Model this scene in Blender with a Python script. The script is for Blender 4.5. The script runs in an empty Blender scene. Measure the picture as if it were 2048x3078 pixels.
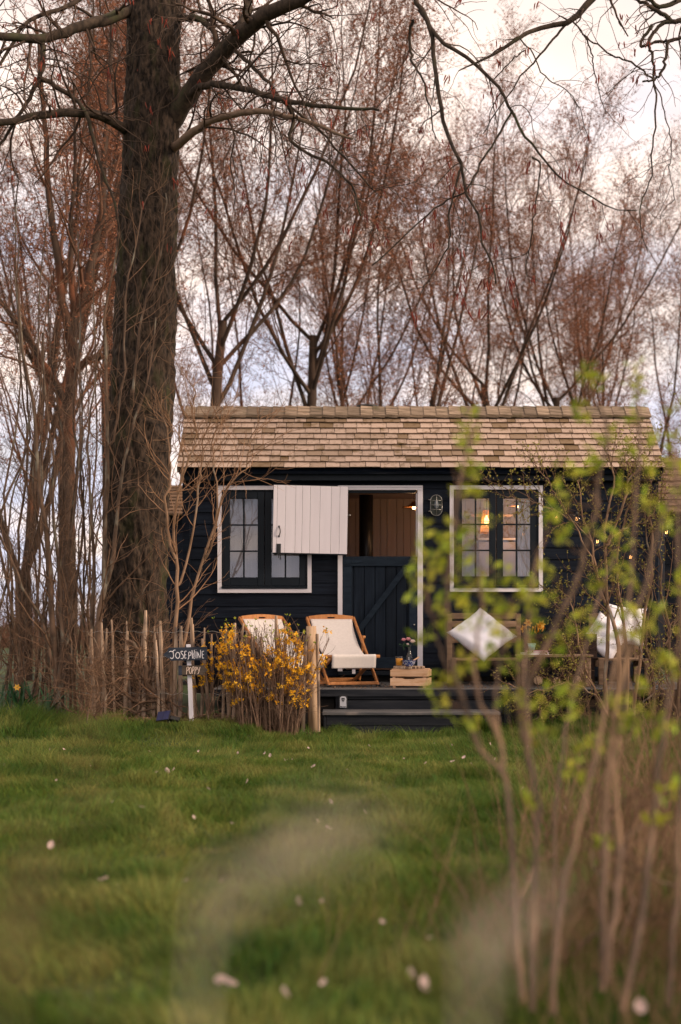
import bpy, bmesh, math, random
import numpy as np
from mathutils import Vector, Matrix, Euler

sc = bpy.context.scene
col = sc.collection
R = math.radians
# ------------------------------------------------------------------ camera
F, CX, HY, CZ = 4267.0, 1024.0, 1880.0, 1.04      # focal length in photo pixels, principal column, horizon row, eye height
cam = bpy.data.cameras.new('camera')
cam_ob = bpy.data.objects.new('camera', cam); col.objects.link(cam_ob)
cam_ob.location = (0, 0, CZ); cam_ob.rotation_euler = (R(90), 0, 0)
cam.sensor_fit = 'VERTICAL'; cam.sensor_height = 36.0
cam.lens = F / 3078.0 * 36.0
cam.shift_y = (HY - 1539.0) / 3078.0
cam.clip_start = 0.05; cam.clip_end = 2000
cam.dof.use_dof = True; cam.dof.focus_distance = 14.2; cam.dof.aperture_fstop = 1.45
cam.dof.aperture_blades = 9
sc.camera = cam_ob
# ------------------------------------------------------------------ sky, sun, exposure
SUN_EL, SUN_AZ = R(24), R(112)                     # azimuth measured from +Y towards +X (behind and to one side of the camera)
world = bpy.data.worlds.new('World'); sc.world = world; world.use_nodes = True
nt = world.node_tree; nt.nodes.clear()
def wn(t, **k):
    n = nt.nodes.new(t)
    for a, b in k.items(): setattr(n, a, b)
    return n
L = nt.links.new
out = wn('ShaderNodeOutputWorld'); bg = wn('ShaderNodeBackground')
sky = wn('ShaderNodeTexSky', sky_type='NISHITA', sun_disc=False)
sky.sun_elevation = SUN_EL; sky.sun_rotation = SUN_AZ; sky.air_density = 1.0; sky.dust_density = 2.0; sky.ozone_density = 1.0
tc = wn('ShaderNodeTexCoord'); sep = wn('ShaderNodeSeparateXYZ'); L(tc.outputs['Generated'], sep.inputs[0])
zz = wn('ShaderNodeMath', operation='MAXIMUM'); zz.inputs[1].default_value = 0.0; L(sep.outputs['Z'], zz.inputs[0])
zp = wn('ShaderNodeMath', operation='ADD'); zp.inputs[1].default_value = 0.22; L(zz.outputs[0], zp.inputs[0])
dx = wn('ShaderNodeMath', operation='DIVIDE'); dy = wn('ShaderNodeMath', operation='DIVIDE')
L(sep.outputs['X'], dx.inputs[0]); L(zp.outputs[0], dx.inputs[1]); L(sep.outputs['Y'], dy.inputs[0]); L(zp.outputs[0], dy.inputs[1])
cmb = wn('ShaderNodeCombineXYZ'); L(dx.outputs[0], cmb.inputs[0]); L(dy.outputs[0], cmb.inputs[1])
nz = wn('ShaderNodeTexNoise'); nz.inputs['Scale'].default_value = 1.6; nz.inputs['Detail'].default_value = 5; nz.inputs['Roughness'].default_value = 0.55
L(cmb.outputs[0], nz.inputs['Vector'])
mr = wn('ShaderNodeMapRange'); mr.inputs['From Min'].default_value = 0.30; mr.inputs['From Max'].default_value = 0.52
mr.inputs['To Min'].default_value = 0.62; mr.inputs['To Max'].default_value = 1.0
L(nz.outputs['Fac'], mr.inputs['Value'])
nz2 = wn('ShaderNodeTexNoise'); nz2.inputs['Scale'].default_value = 2.3; nz2.inputs['Detail'].default_value = 4
L(cmb.outputs[0], nz2.inputs['Vector'])
cr = wn('ShaderNodeValToRGB')
cr.color_ramp.elements[0].position = 0.36; cr.color_ramp.elements[0].color = (7.2, 7.2, 8.6, 1)
cr.color_ramp.elements[1].position = 0.60; cr.color_ramp.elements[1].color = (11.3, 9.3, 8.2, 1)
el = wn('ShaderNodeMath', operation='MULTIPLY_ADD'); el.inputs[1].default_value = 0.75; el.inputs[2].default_value = -0.13
L(zz.outputs[0], el.inputs[0]); ea = wn('ShaderNodeMath', operation='ADD'); L(nz2.outputs['Fac'], ea.inputs[0]); L(el.outputs[0], ea.inputs[1]); L(ea.outputs[0], cr.inputs[0])
mx = wn('ShaderNodeMix', data_type='RGBA'); L(mr.outputs[0], mx.inputs['Factor'])
L(sky.outputs['Color'], mx.inputs[6]); L(cr.outputs['Color'], mx.inputs[7])
L(mx.outputs[2], bg.inputs['Color']); bg.inputs['Strength'].default_value = 0.1
L(bg.outputs[0], out.inputs['Surface'])
sun = bpy.data.lights.new('sun', 'SUN'); sun.energy = 3.0; sun.angle = R(10); sun.color = (1.0, 0.76, 0.56)
sun_ob = bpy.data.objects.new('sun', sun); col.objects.link(sun_ob)
sd = Vector((math.sin(SUN_AZ) * math.cos(SUN_EL), math.cos(SUN_AZ) * math.cos(SUN_EL), math.sin(SUN_EL)))
sun_ob.rotation_euler = sd.to_track_quat('Z', 'Y').to_euler(); sun_ob.location = sd * 50
vs = sc.view_settings
vs.view_transform = 'Standard'; vs.look = 'None'; vs.exposure = 0.28; vs.gamma = 1.0; vs.use_curve_mapping = False
cy = sc.cycles
cy.use_denoising = True
try: cy.denoiser = 'OPENIMAGEDENOISE'
except Exception: pass
cy.max_bounces = 6; cy.diffuse_bounces = 3; cy.glossy_bounces = 3; cy.transmission_bounces = 6; cy.transparent_max_bounces = 12
cy.sample_clamp_indirect = 4.0

# ------------------------------------------------------------------ helpers
rng = np.random.default_rng(7)
random.seed(7)
def P(px, py, d):
    "a photo pixel at a distance, as a point of the place"
    return ((px - CX) * d / F, d, CZ + (HY - py) * d / F)
def lerp(a, b, t): return a + (b - a) * t
def smooth(t): t = np.clip(t, 0, 1); return t * t * (3 - 2 * t)

def _h(ix, iy, seed):
    n = (ix.astype(np.int64) * 374761393 + iy.astype(np.int64) * 668265263 + seed * 1442695041) & 0x7fffffff
    n = ((n ^ (n >> 13)) * 1274126177) & 0x7fffffff
    return ((n ^ (n >> 16)) & 0xffff) / 65535.0
def vnoise(x, y, seed=0, wrap=None):
    x = np.asarray(x, float); y = np.asarray(y, float)
    ix = np.floor(x); iy = np.floor(y); fx = smooth(x - ix); fy = smooth(y - iy)
    ix = ix.astype(np.int64); iy = iy.astype(np.int64); ix1 = ix + 1
    if wrap: ix = ix % wrap; ix1 = ix1 % wrap
    a = _h(ix, iy, seed); b = _h(ix1, iy, seed); c = _h(ix, iy + 1, seed); d = _h(ix1, iy + 1, seed)
    return lerp(lerp(a, b, fx), lerp(c, d, fx), fy)

# --- materials
def newmat(name):
    m = bpy.data.materials.new(name); m.use_nodes = True
    n = m.node_tree; n.nodes.clear()
    o = n.nodes.new('ShaderNodeOutputMaterial'); b = n.nodes.new('ShaderNodeBsdfPrincipled'); n.links.new(b.outputs[0], o.inputs[0])
    return m, n, b, o
def M(name, c1, c2=None, rough=.7, scale=(6, 6, 6), detail=5, bump=0, rand=None, amt=.3, spec=.3, metal=0, lo=.35, hi=.65, c3=None, s3=(1.5, 1.5, 1.5), t3=(.55, .7), trans=0, hue=0, bdist=.004, shade=False):
    m, n, b, o = newmat(name)
    N = n.nodes.new; K = n.links.new
    b.inputs['Roughness'].default_value = rough; b.inputs['Specular IOR Level'].default_value = spec; b.inputs['Metallic'].default_value = metal
    tc = N('ShaderNodeTexCoord'); mp = N('ShaderNodeMapping'); mp.inputs['Scale'].default_value = scale
    K(tc.outputs['Object'], mp.inputs[0])
    if rand == 'obj':
        oi = N('ShaderNodeObjectInfo'); rnd = oi.outputs['Random']
    elif rand == 'island':
        gi = N('ShaderNodeNewGeometry'); rnd = gi.outputs['Random Per Island']
    else: rnd = None
    if rnd is not None and rand == 'obj':
        ad = N('ShaderNodeVectorMath'); ad.operation = 'ADD'; sm = N('ShaderNodeMath'); sm.operation = 'MULTIPLY'; sm.inputs[1].default_value = 37.0
        K(rnd, sm.inputs[0]); K(mp.outputs[0], ad.inputs[0]); K(sm.outputs[0], ad.inputs[1]); vec = ad.outputs[0]
    else: vec = mp.outputs[0]
    nz = N('ShaderNodeTexNoise'); nz.inputs['Scale'].default_value = 1; nz.inputs['Detail'].default_value = detail; nz.inputs['Roughness'].default_value = .6
    K(vec, nz.inputs['Vector'])
    r = N('ShaderNodeValToRGB'); e = r.color_ramp.elements
    c2 = c2 or c1
    e[0].position = lo; e[0].color = (*c1, 1); e[1].position = hi; e[1].color = (*c2, 1)
    K(nz.outputs['Fac'], r.inputs[0]); c = r.outputs['Color']
    if c3:
        mp3 = N('ShaderNodeMapping'); mp3.inputs['Scale'].default_value = s3; K(tc.outputs['Object'], mp3.inputs[0])
        n3 = N('ShaderNodeTexNoise'); n3.inputs['Scale'].default_value = 1; n3.inputs['Detail'].default_value = 4; K(mp3.outputs[0], n3.inputs['Vector'])
        m3 = N('ShaderNodeMapRange'); m3.inputs['From Min'].default_value = t3[0]; m3.inputs['From Max'].default_value = t3[1]; K(n3.outputs['Fac'], m3.inputs['Value'])
        x = N('ShaderNodeMix'); x.data_type = 'RGBA'; K(m3.outputs[0], x.inputs['Factor']); K(c, x.inputs[6]); x.inputs[7].default_value = (*c3, 1); c = x.outputs[2]
    if rnd is not None:
        hs = N('ShaderNodeHueSaturation'); mv = N('ShaderNodeMapRange'); mv.inputs['To Min'].default_value = 1 - amt; mv.inputs['To Max'].default_value = 1 + amt
        K(rnd, mv.inputs['Value']); K(mv.outputs[0], hs.inputs['Value']); K(c, hs.inputs['Color'])
        if hue:
            f = N('ShaderNodeMath'); f.operation = 'MULTIPLY'; f.inputs[1].default_value = 17.31; K(rnd, f.inputs[0])
            g = N('ShaderNodeMath'); g.operation = 'FRACT'; K(f.outputs[0], g.inputs[0])
            mh = N('ShaderNodeMapRange'); mh.inputs['To Min'].default_value = .5 - hue; mh.inputs['To Max'].default_value = .5 + hue; K(g.outputs[0], mh.inputs['Value']); K(mh.outputs[0], hs.inputs['Hue'])
        c = hs.outputs['Color']
    K(c, b.inputs['Base Color'])
    if shade and rnd is not None:      # a share of the shingles is a browner, algae-stained wood
        f2 = N('ShaderNodeMath'); f2.operation = 'MULTIPLY'; f2.inputs[1].default_value = 7.77; K(rnd, f2.inputs[0])
        g2 = N('ShaderNodeMath'); g2.operation = 'FRACT'; K(f2.outputs[0], g2.inputs[0])
        r2 = N('ShaderNodeMapRange'); r2.inputs['From Min'].default_value = .62; r2.inputs['From Max'].default_value = .97; r2.inputs['To Max'].default_value = .8; K(g2.outputs[0], r2.inputs['Value'])
        x2 = N('ShaderNodeMix'); x2.data_type = 'RGBA'; K(r2.outputs[0], x2.inputs['Factor']); K(c, x2.inputs[6]); x2.inputs[7].default_value = (.12, .072, .024, 1); c = x2.outputs[2]
        K(c, b.inputs['Base Color'])
    if bump:
        bp = N('ShaderNodeBump'); bp.inputs['Strength'].default_value = bump; bp.inputs['Distance'].default_value = bdist
        K(nz.outputs['Fac'], bp.inputs['Height']); K(bp.outputs[0], b.inputs['Normal'])
    if trans:
        tr = N('ShaderNodeBsdfTranslucent'); K(c, tr.inputs['Color'])
        ms = N('ShaderNodeMixShader'); ms.inputs[0].default_value = trans; K(b.outputs[0], ms.inputs[1]); K(tr.outputs[0], ms.inputs[2]); K(ms.outputs[0], o.inputs[0])
    return m
def emit(name, c, s):
    m, n, b, o = newmat(name)
    b.inputs['Base Color'].default_value = (*c, 1); b.inputs['Emission Color'].default_value = (*c, 1); b.inputs['Emission Strength'].default_value = s
    return m
def glassy(name, refl=1.5, tint=(1, 1, 1), boost=0.0):
    m, n, b, o = newmat(name); N = n.nodes.new; K = n.links.new; n.nodes.remove(b)
    t = N('ShaderNodeBsdfTransparent'); t.inputs[0].default_value = (*tint, 1); g = N('ShaderNodeBsdfGlossy'); g.inputs['Roughness'].default_value = .01
    lw = N('ShaderNodeLayerWeight'); lw.inputs[0].default_value = .5; fr = N('ShaderNodeMath'); fr.operation = 'POWER'; fr.inputs[1].default_value = 4.5; K(lw.outputs['Facing'], fr.inputs[0])
    ad = N('ShaderNodeMath'); ad.operation = 'ADD'; ad.inputs[1].default_value = boost; ad.use_clamp = True; K(fr.outputs[0], ad.inputs[0])
    ms = N('ShaderNodeMixShader'); K(ad.outputs[0], ms.inputs[0]); K(t.outputs[0], ms.inputs[1]); K(g.outputs[0], ms.inputs[2]); K(ms.outputs[0], o.inputs[0])
    return m

# --- objects
def tag(o, label=None, cat=None, group=None, kind=None):
    if label: o['label'] = label
    if cat: o['category'] = cat
    if group: o['group'] = group
    if kind: o['kind'] = kind
    return o
def thing(name, label, cat, loc=(0, 0, 0), rz=0, group=None):
    o = bpy.data.objects.new(name, None); o.empty_display_size = .1; col.objects.link(o)
    o.location = loc; o.rotation_euler = (0, 0, rz); return tag(o, label, cat, group)
def link(name, me, mat, parent=None, local=False):
    o = bpy.data.objects.new(name, me)
    if mat is not None and not me.materials: me.materials.append(mat)
    col.objects.link(o)
    if parent is not None:
        o.parent = parent
        if not local:
            s = Vector((0, 0, 0)); p = parent
            while p: s += p.location; p = p.parent
            o.location = -s
    return o
def mesh_np(name, V, Fq, smooth_=True):
    "V (n,3), Fq list of (m,k) int arrays"
    me = bpy.data.meshes.new(name)
    V = np.asarray(V, np.float32); Fq = [np.asarray(f, np.int32) for f in Fq if len(f)]
    me.vertices.add(len(V)); me.vertices.foreach_set('co', V.ravel())
    nl = sum(f.size for f in Fq); nf = sum(len(f) for f in Fq)
    me.loops.add(nl); me.polygons.add(nf)
    me.loops.foreach_set('vertex_index', np.concatenate([f.ravel() for f in Fq]))
    tot = np.concatenate([np.full(len(f), f.shape[1], np.int32) for f in Fq])
    st = np.concatenate([[0], np.cumsum(tot)[:-1]]).astype(np.int32)
    me.polygons.foreach_set('loop_start', st)
    try: me.polygons.foreach_set('loop_total', tot)
    except Exception: pass
    if smooth_: me.polygons.foreach_set('use_smooth', np.ones(nf, bool))
    me.update(calc_edges=True); me.validate()
    return me
class MB:
    def __init__(s): s.v = []; s.f = []; s.sm = []
    def add(s, vs, fs, sm=False):
        b = len(s.v); s.v += [tuple(v) for v in vs]; s.f += [tuple(i + b for i in f) for f in fs]; s.sm += [sm] * len(fs); return s
    def box(s, x0, x1, y0, y1, z0, z1, bev=0):
        if not bev:
            return s.add([(x0, y0, z0), (x1, y0, z0), (x1, y1, z0), (x0, y1, z0), (x0, y0, z1), (x1, y0, z1), (x1, y1, z1), (x0, y1, z1)],
                         [(0, 3, 2, 1), (4, 5, 6, 7), (0, 1, 5, 4), (1, 2, 6, 5), (2, 3, 7, 6), (3, 0, 4, 7)])
        return s.obox(((x0 + x1) / 2, (y0 + y1) / 2, (z0 + z1) / 2), (x1 - x0, y1 - y0, z1 - z0), Matrix.Identity(3), bev)
    def obox(s, c, sz, rot, bev=0.0):
        c = Vector(c); h = Vector(sz) / 2
        if bev:
            bm = bmesh.new(); bmesh.ops.create_cube(bm, size=1)
            for v in bm.verts: v.co = Vector((v.co.x * sz[0], v.co.y * sz[1], v.co.z * sz[2]))
            bmesh.ops.bevel(bm, geom=list(bm.edges), offset=min(bev, min(sz) * .3), segments=1, affect='EDGES', profile=.5)
            bm.verts.ensure_lookup_table()
            vs = [c + rot @ v.co for v in bm.verts]; fs = [tuple(v.index for v in f.verts) for f in bm.faces]; bm.free()
            return s.add(vs, fs)
        vs = [c + rot @ Vector((a * h.x, b * h.y, d * h.z)) for d in (-1, 1) for a, b in ((-1, -1), (1, -1), (1, 1), (-1, 1))]
        return s.add(vs, [(0, 3, 2, 1), (4, 5, 6, 7), (0, 1, 5, 4), (1, 2, 6, 5), (2, 3, 7, 6), (3, 0, 4, 7)])
    def bar(s, a, b, w, t, up=(0, 0, 1), bev=0.0):
        "a rectangular bar from a to b, w across (perpendicular to up), t along up"
        a = Vector(a); b = Vector(b); y = (b - a); ln = y.length; y.normalize()
        x = y.cross(Vector(up)).normalized(); z = x.cross(y)
        return s.obox((a + b) / 2, (w, ln, t), Matrix((x, y, z)).transposed(), bev)
    def tube(s, pts, r, k=8, cap=True, sm=True):
        pts = [Vector(p) for p in pts]; n = len(pts); rs = r if hasattr(r, '__len__') else [r] * n
        vs = []; up = None
        for i, p in enumerate(pts):
            t = (pts[min(i + 1, n - 1)] - pts[max(i - 1, 0)]).normalized()
            if up is None: up = t.orthogonal().normalized()
            u = (up - t * up.dot(t)).normalized(); w = t.cross(u); up = u
            vs += [p + (u * math.cos(2 * math.pi * j / k) + w * math.sin(2 * math.pi * j / k)) * rs[i] for j in range(k)]
        fs = [(i * k + j, i * k + (j + 1) % k, (i + 1) * k + (j + 1) % k, (i + 1) * k + j) for i in range(n - 1) for j in range(k)]
        s.add(vs, fs, sm)
        if cap: b = len(s.v) - n * k; s.f += [tuple(b + j for j in range(k))[::-1], tuple(b + (n - 1) * k + j for j in range(k))]; s.sm += [False, False]
        return s
    def lathe(s, prof, k=24, c=(0, 0, 0), sx=1, sy=1):
        "prof list of (r,z) about z"
        c = Vector(c); n = len(prof)
        vs = [c + Vector((r * sx * math.cos(2 * math.pi * j / k), r * sy * math.sin(2 * math.pi * j / k), z)) for r, z in prof for j in range(k)]
        fs = [(i * k + j, i * k + (j + 1) % k, (i + 1) * k + (j + 1) % k, (i + 1) * k + j) for i in range(n - 1) for j in range(k)]
        return s.add(vs, fs, True)
    def prism(s, poly, y0, y1):
        "poly of (x,z), extruded along y"
        n = len(poly)
        vs = [(x, y0, z) for x, z in poly] + [(x, y1, z) for x, z in poly]
        fs = [tuple(range(n)), tuple(range(2 * n - 1, n - 1, -1))] + [(i, i + n, (i + 1) % n + n, (i + 1) % n) for i in range(n)]
        return s.add(vs, fs)
    def xf(s, mat, i0=0):
        for i in range(i0, len(s.v)): s.v[i] = tuple(mat @ Vector(s.v[i]))
        return s
    def mesh(s, name):
        me = bpy.data.meshes.new(name); me.from_pydata(s.v, [], s.f)
        me.polygons.foreach_set('use_smooth', s.sm); me.update()
        bm = bmesh.new(); bm.from_mesh(me); bmesh.ops.recalc_face_normals(bm, faces=bm.faces); bm.to_mesh(me); bm.free()
        return me
    def build(s, name, mat, parent=None, local=False):
        return link(name, s.mesh(name), mat, parent, local)

# --- branches, as stacks of polylines (m, n, 3) with radii (m, n)
def resample(pts, n):
    p = np.asarray(pts, float); m = len(p)
    t = np.linspace(0, m - 1, n); i = np.clip(np.floor(t).astype(int), 0, m - 2); f = (t - i)[:, None]
    p0 = p[np.maximum(i - 1, 0)]; p1 = p[i]; p2 = p[i + 1]; p3 = p[np.minimum(i + 2, m - 1)]
    return .5 * (2 * p1 + (p2 - p0) * f + (2 * p0 - 5 * p1 + 4 * p2 - p3) * f ** 2 + (3 * p1 - p0 - 3 * p2 + p3) * f ** 3)
def one(pts, r0, r1, n=14, jit=0, g=rng):
    q = resample(pts, n)
    if jit: q[1:] += g.normal(0, jit, (n - 1, 3))
    return q[None], np.linspace(r0, r1, n)[None]
def unit(v): return v / np.maximum(np.linalg.norm(v, axis=-1, keepdims=True), 1e-9)
def spawn(g, par, rad, c, t0, t1, a0, a1, l0, l1, rf, n, wob, up, taper=.35, tl=.5, rmin=.001, side=None):
    "c children on each parent: start between t0 and t1, leaving at a0..a1 radians, length l0..l1"
    m, k, _ = par.shape
    par_i = np.repeat(np.arange(m), c); q = len(par_i)
    t = t0 + (t1 - t0) * (np.tile(np.arange(c), m) + g.random(q)) / c
    s = t * (k - 1); i = np.clip(s.astype(int), 0, k - 2); f = (s - i)[:, None]
    p = par[par_i, i] * (1 - f) + par[par_i, i + 1] * f
    tg = unit(par[par_i, i + 1] - par[par_i, i]); r = rad[par_i, i] * (1 - f[:, 0]) + rad[par_i, i + 1] * f[:, 0]
    x = unit(np.cross(tg, unit(g.normal(size=(q, 3)))))
    a = (a0 + (a1 - a0) * g.random(q))[:, None]
    d = unit(tg * np.cos(a) + x * np.sin(a))
    ln = (l0 + (l1 - l0) * g.random(q)) * (1 - tl * (t - t0) / max(t1 - t0, 1e-6))
    pts = np.empty((q, n, 3)); pts[:, 0] = p
    upv = np.array([0, 0, up])
    for j in range(1, n):
        pts[:, j] = pts[:, j - 1] + d * (ln / (n - 1))[:, None]
        d = unit(d + g.normal(0, wob, (q, 3)) + upv)
    rr = np.maximum(r * rf, rmin)[:, None] * np.linspace(1, taper, n)[None]
    return pts, rr
def tubes(parts, k=5):
    "list of (pts, rad[, sides]) stacks -> V, F"
    Vs = []; Fs = []; b = 0
    for it in parts:
        pts, rad = it[0], it[1]; kk = it[2] if len(it) > 2 else k
        m, n, _ = pts.shape
        T = np.empty_like(pts); T[:, 1:-1] = pts[:, 2:] - pts[:, :-2]; T[:, 0] = pts[:, 1] - pts[:, 0]; T[:, -1] = pts[:, -1] - pts[:, -2]
        T = unit(T); mean = unit(pts[:, -1] - pts[:, 0])
        ref = np.where(np.abs(mean[:, 1:2]) < .8, np.array([[.05, 1, .03]]), np.array([[1, .03, .05]]))
        U = unit(np.cross(T, ref[:, None, :])); W = np.cross(T, U)
        an = np.arange(kk) * 2 * np.pi / kk
        ring = pts[:, :, None, :] + rad[:, :, None, None] * (U[:, :, None, :] * np.cos(an)[None, None, :, None] + W[:, :, None, :] * np.sin(an)[None, None, :, None])
        Vs.append(ring.reshape(-1, 3))
        base = (np.arange(m) * n * kk)[:, None, None] + (np.arange(n - 1) * kk)[None, :, None]; j = np.arange(kk)[None, None, :]; j2 = (j + 1) % kk
        f = np.stack([base + j, base + j2, base + kk + j2, base + kk + j], -1).reshape(-1, 4) + b
        Fs.append(f); b += m * n * kk
    return np.concatenate(Vs), [np.concatenate(Fs)]
def along(g, pts, c, t0=.1, t1=1.0):
    m, n, _ = pts.shape; pi = np.repeat(np.arange(m), c); q = len(pi)
    t = (t0 + (t1 - t0) * g.random(q)) * (n - 1); i = np.clip(t.astype(int), 0, n - 2); f = (t - i)[:, None]
    return pts[pi, i] * (1 - f) + pts[pi, i + 1] * f, unit(pts[pi, i + 1] - pts[pi, i])
def leaves(g, p, tg, l0, l1, asp=.5, lift=.6, droop=0.0, fold=.15):
    "folded diamond leaves springing from points p with axis tg -> V, F"
    q = len(p); x = unit(np.cross(tg, unit(g.normal(size=(q, 3)))))
    d = unit(tg * lift + x + np.array([0, 0, -droop])); w = unit(np.cross(d, unit(g.normal(size=(q, 3))))); nn = np.cross(d, w)
    ln = (l0 + (l1 - l0) * g.random(q))[:, None]
    a = p; b = p + d * ln * .5 + w * ln * asp * .5 + nn * ln * fold; c = p + d * ln; e = p + d * ln * .5 - w * ln * asp * .5 + nn * ln * fold
    V = np.stack([a, b, c, e], 1).reshape(-1, 3); Fq = np.arange(q * 4).reshape(-1, 4)
    return V, [np.concatenate([Fq[:, [0, 1, 2]], Fq[:, [0, 2, 3]]])]
def tube_obj(name, parts, mat, parent=None, k=5, kind=None, local=False):
    V, Fq = tubes(parts, k); o = link(name, mesh_np(name, V, Fq), mat, parent, local)
    if kind: o['kind'] = kind
    return o
def leaf_obj(name, VF, mat, parent=None, kind='stuff', local=False):
    o = link(name, mesh_np(name, VF[0], VF[1], False), mat, parent, local)
    if kind: o['kind'] = kind
    return o
def copy_tree(o, parent=None):
    c = o.copy(); col.objects.link(c); c.parent = parent
    for ch in list(o.children): copy_tree(ch, c)
    return c

# ------------------------------------------------------------------ materials
m_clad = M('black_stained_boards', (.0028, .0048, .0105), (.008, .0128, .0225), .5, (3, 40, 40), bump=.25, rand='obj', amt=.25, spec=.10, c3=(.030, .034, .044), s3=(1.6, 14, 26), t3=(.64, .82))
m_sash = M('dark_navy_paint', (.005, .009, .015), (.007, .012, .0185), .45, (8, 8, 8), spec=.2)
m_door = M('dark_blue_stained_planks', (.0032, .0068, .0135), (.0095, .016, .027), .5, (40, 40, 2.5), bump=.25, rand='obj', amt=.2, spec=.12)
m_rail = M('dark_blue_stained_rails', (.007, .0135, .024), (.014, .024, .038), .5, (6, 30, 30), bump=.2, rand='obj', amt=.15, spec=.12)
m_trim = M('white_gloss_trim', (.66, .63, .68), (.74, .71, .75), .45, (5, 5, 5), bump=.05, c3=(.4, .37, .36), s3=(9, 9, 9), t3=(.66, .8))
m_white = M('white_matt_boards', (.69, .65, .70), (.75, .71, .76), .55, (14, 14, 1.5), bump=.08, rand='obj', amt=.03)
m_line = M('pale_pink_lining', (.33, .265, .26), (.38, .31, .30), .7, (14, 14, 1.5), rand='obj', amt=.04)
m_iron = M('black_iron', (.008, .008, .009), (.015, .015, .016), .4, spec=.5)
def shingle_mat(name, rand):
    m = M(name, (.18, .125, .08), (.42, .315, .25), .85, (16, 3.0, 60), 5, bump=.5, rand=rand, amt=.10, lo=.30, hi=.48, c3=(.15, .098, .042), s3=(4.5, 7, 5), t3=(.50, .68), shade=True)
    return m
m_shin = shingle_mat('weathered_shingles', 'obj'); m_shin_i = shingle_mat('weathered_shingles_joined', 'island')
m_ridge = M('weathered_ridge_boards', (.11, .08, .052), (.29, .215, .155), .85, (4, 40, 40), 6, bump=.5, rand='obj', amt=.3, c3=(.09, .075, .035), s3=(6, 6, 6), t3=(.58, .74))
m_oldroof = M('old_brown_shingles', (.07, .043, .025), (.20, .125, .08), .9, (9, 9, 30), 6, bump=.4, rand='obj', amt=.15)
m_deckb = M('grey_black_deck_boards', (.030, .032, .036), (.085, .082, .082), .6, (3, 30, 30), bump=.3, rand='obj', amt=.3, c3=(.14, .12, .11), s3=(4, 9, 4), t3=(.6, .75), spec=.4)
m_riser = M('black_riser_boards', (.006, .008, .012), (.019, .021, .026), .5, (2.5, 25, 25), bump=.3, rand='obj', amt=.25, c3=(.06, .055, .055), s3=(3, 9, 9), t3=(.66, .8), spec=.15)
m_skirt = M('dark_brown_skirting', (.010, .009, .008), (.024, .02, .017), .7, (3, 30, 30), bump=.3, rand='obj', amt=.3)
m_teak = M('orange_hardwood', (.40, .155, .045), (.52, .23, .08), .45, (30, 30, 6), bump=.1, rand='obj', amt=.1, spec=.4)
m_canvas = M('cream_canvas', (.74, .69, .66), (.80, .75, .72), .85, (40, 40, 40), bump=.06, trans=.18)
m_pine = M('pale_pine', (.56, .33, .18), (.70, .47, .31), .6, (4, 40, 40), bump=.12, rand='obj', amt=.1, c3=(.42, .21, .09), s3=(6, 16, 16), t3=(.6, .74))
m_slice = M('sawn_log_face', (.50, .33, .2), (.62, .45, .3), .7, (20, 20, 20))
m_barke = M('striped_bark_edge', (.10, .06, .04), (.50, .38, .28), .8, (60, 60, 3), 2, lo=.44, hi=.56, bump=.3)
m_pale = M('chestnut_pales', (.24, .16, .105), (.50, .37, .27), .8, (45, 45, 4), 6, bump=.5, rand='obj', amt=.22, c3=(.13, .10, .085), s3=(8, 8, 5), t3=(.5, .68))
m_post = M('peeled_post', (.30, .19, .11), (.50, .35, .23), .75, (28, 28, 4), 6, bump=.4, c3=(.12, .07, .04), s3=(16, 16, 9), t3=(.68, .76))
m_signp = M('white_painted_stake', (.55, .54, .60), (.68, .66, .71), .6, (20, 20, 4), c3=(.36, .22, .12), s3=(12, 12, 6), t3=(.66, .74), bump=.2)
m_signb = M('navy_painted_board', (.012, .018, .032), (.035, .045, .065), .5, (4, 30, 40), bump=.3, c3=(.08, .095, .12), s3=(3, 40, 50), t3=(.66, .78))
m_signg = M('brown_weathered_board', (.05, .037, .028), (.09, .07, .055), .75, (4, 30, 40), bump=.3)
m_letter = M('white_brush_paint', (.74, .72, .78), (.82, .8, .84), .6, (60, 60, 60)); m_letterp = M('pinkish_brush_paint', (.78, .58, .48), (.84, .68, .58), .6, (60, 60, 60))
m_bark = M('fissured_bark', (.007, .005, .004), (.068, .046, .032), .95, (34, 34, 13), 7, bump=.8, c3=(.035, .036, .014), s3=(7, 7, 2.2), t3=(.54, .72), bdist=.014, lo=.38, hi=.64)
m_limb = M('limb_bark', (.022, .016, .012), (.075, .053, .038), .9, (20, 20, 12), 5, bump=.4, c3=(.06, .065, .03), s3=(3, 3, 3), t3=(.56, .7))
m_palelimb = M('pale_limb_bark', (.15, .10, .07), (.25, .17, .12), .85, (20, 20, 12), 5, bump=.3)
m_twig = M('dark_twigs', (.045, .028, .020), (.085, .055, .038), .85, (9, 9, 9), 3, rand='island', amt=.3)
m_farbark = M('far_tree_bark', (.035, .022, .016), (.085, .054, .038), .9, (6, 6, 2.5), 4, c3=(.17, .06, .028), s3=(1.2, 1.2, 1.2), t3=(.55, .7))
m_fartwig = M('reddish_twigs', (.105, .048, .029), (.195, .097, .06), .9, (3, 3, 3), 2, rand='island', amt=.3)
m_bud = M('red_brown_buds', (.25, .09, .046), (.41, .18, .10), .8, (3, 3, 3), 2, rand='island', amt=.35, trans=.3)
m_catkin = M('dark_red_catkins', (.12, .014, .012), (.22, .045, .02), .8, (30, 30, 30), rand='island', amt=.3)
m_stem = M('hazel_stems', (.055, .034, .022), (.16, .10, .066), .8, (14, 14, 5), 5, bump=.3, c3=(.24, .22, .17), s3=(9, 9, 4), t3=(.55, .72))
m_stemtwig = M('hazel_twigs', (.095, .052, .03), (.19, .11, .066), .8, (6, 6, 6), 3, rand='island', amt=.35)
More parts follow.
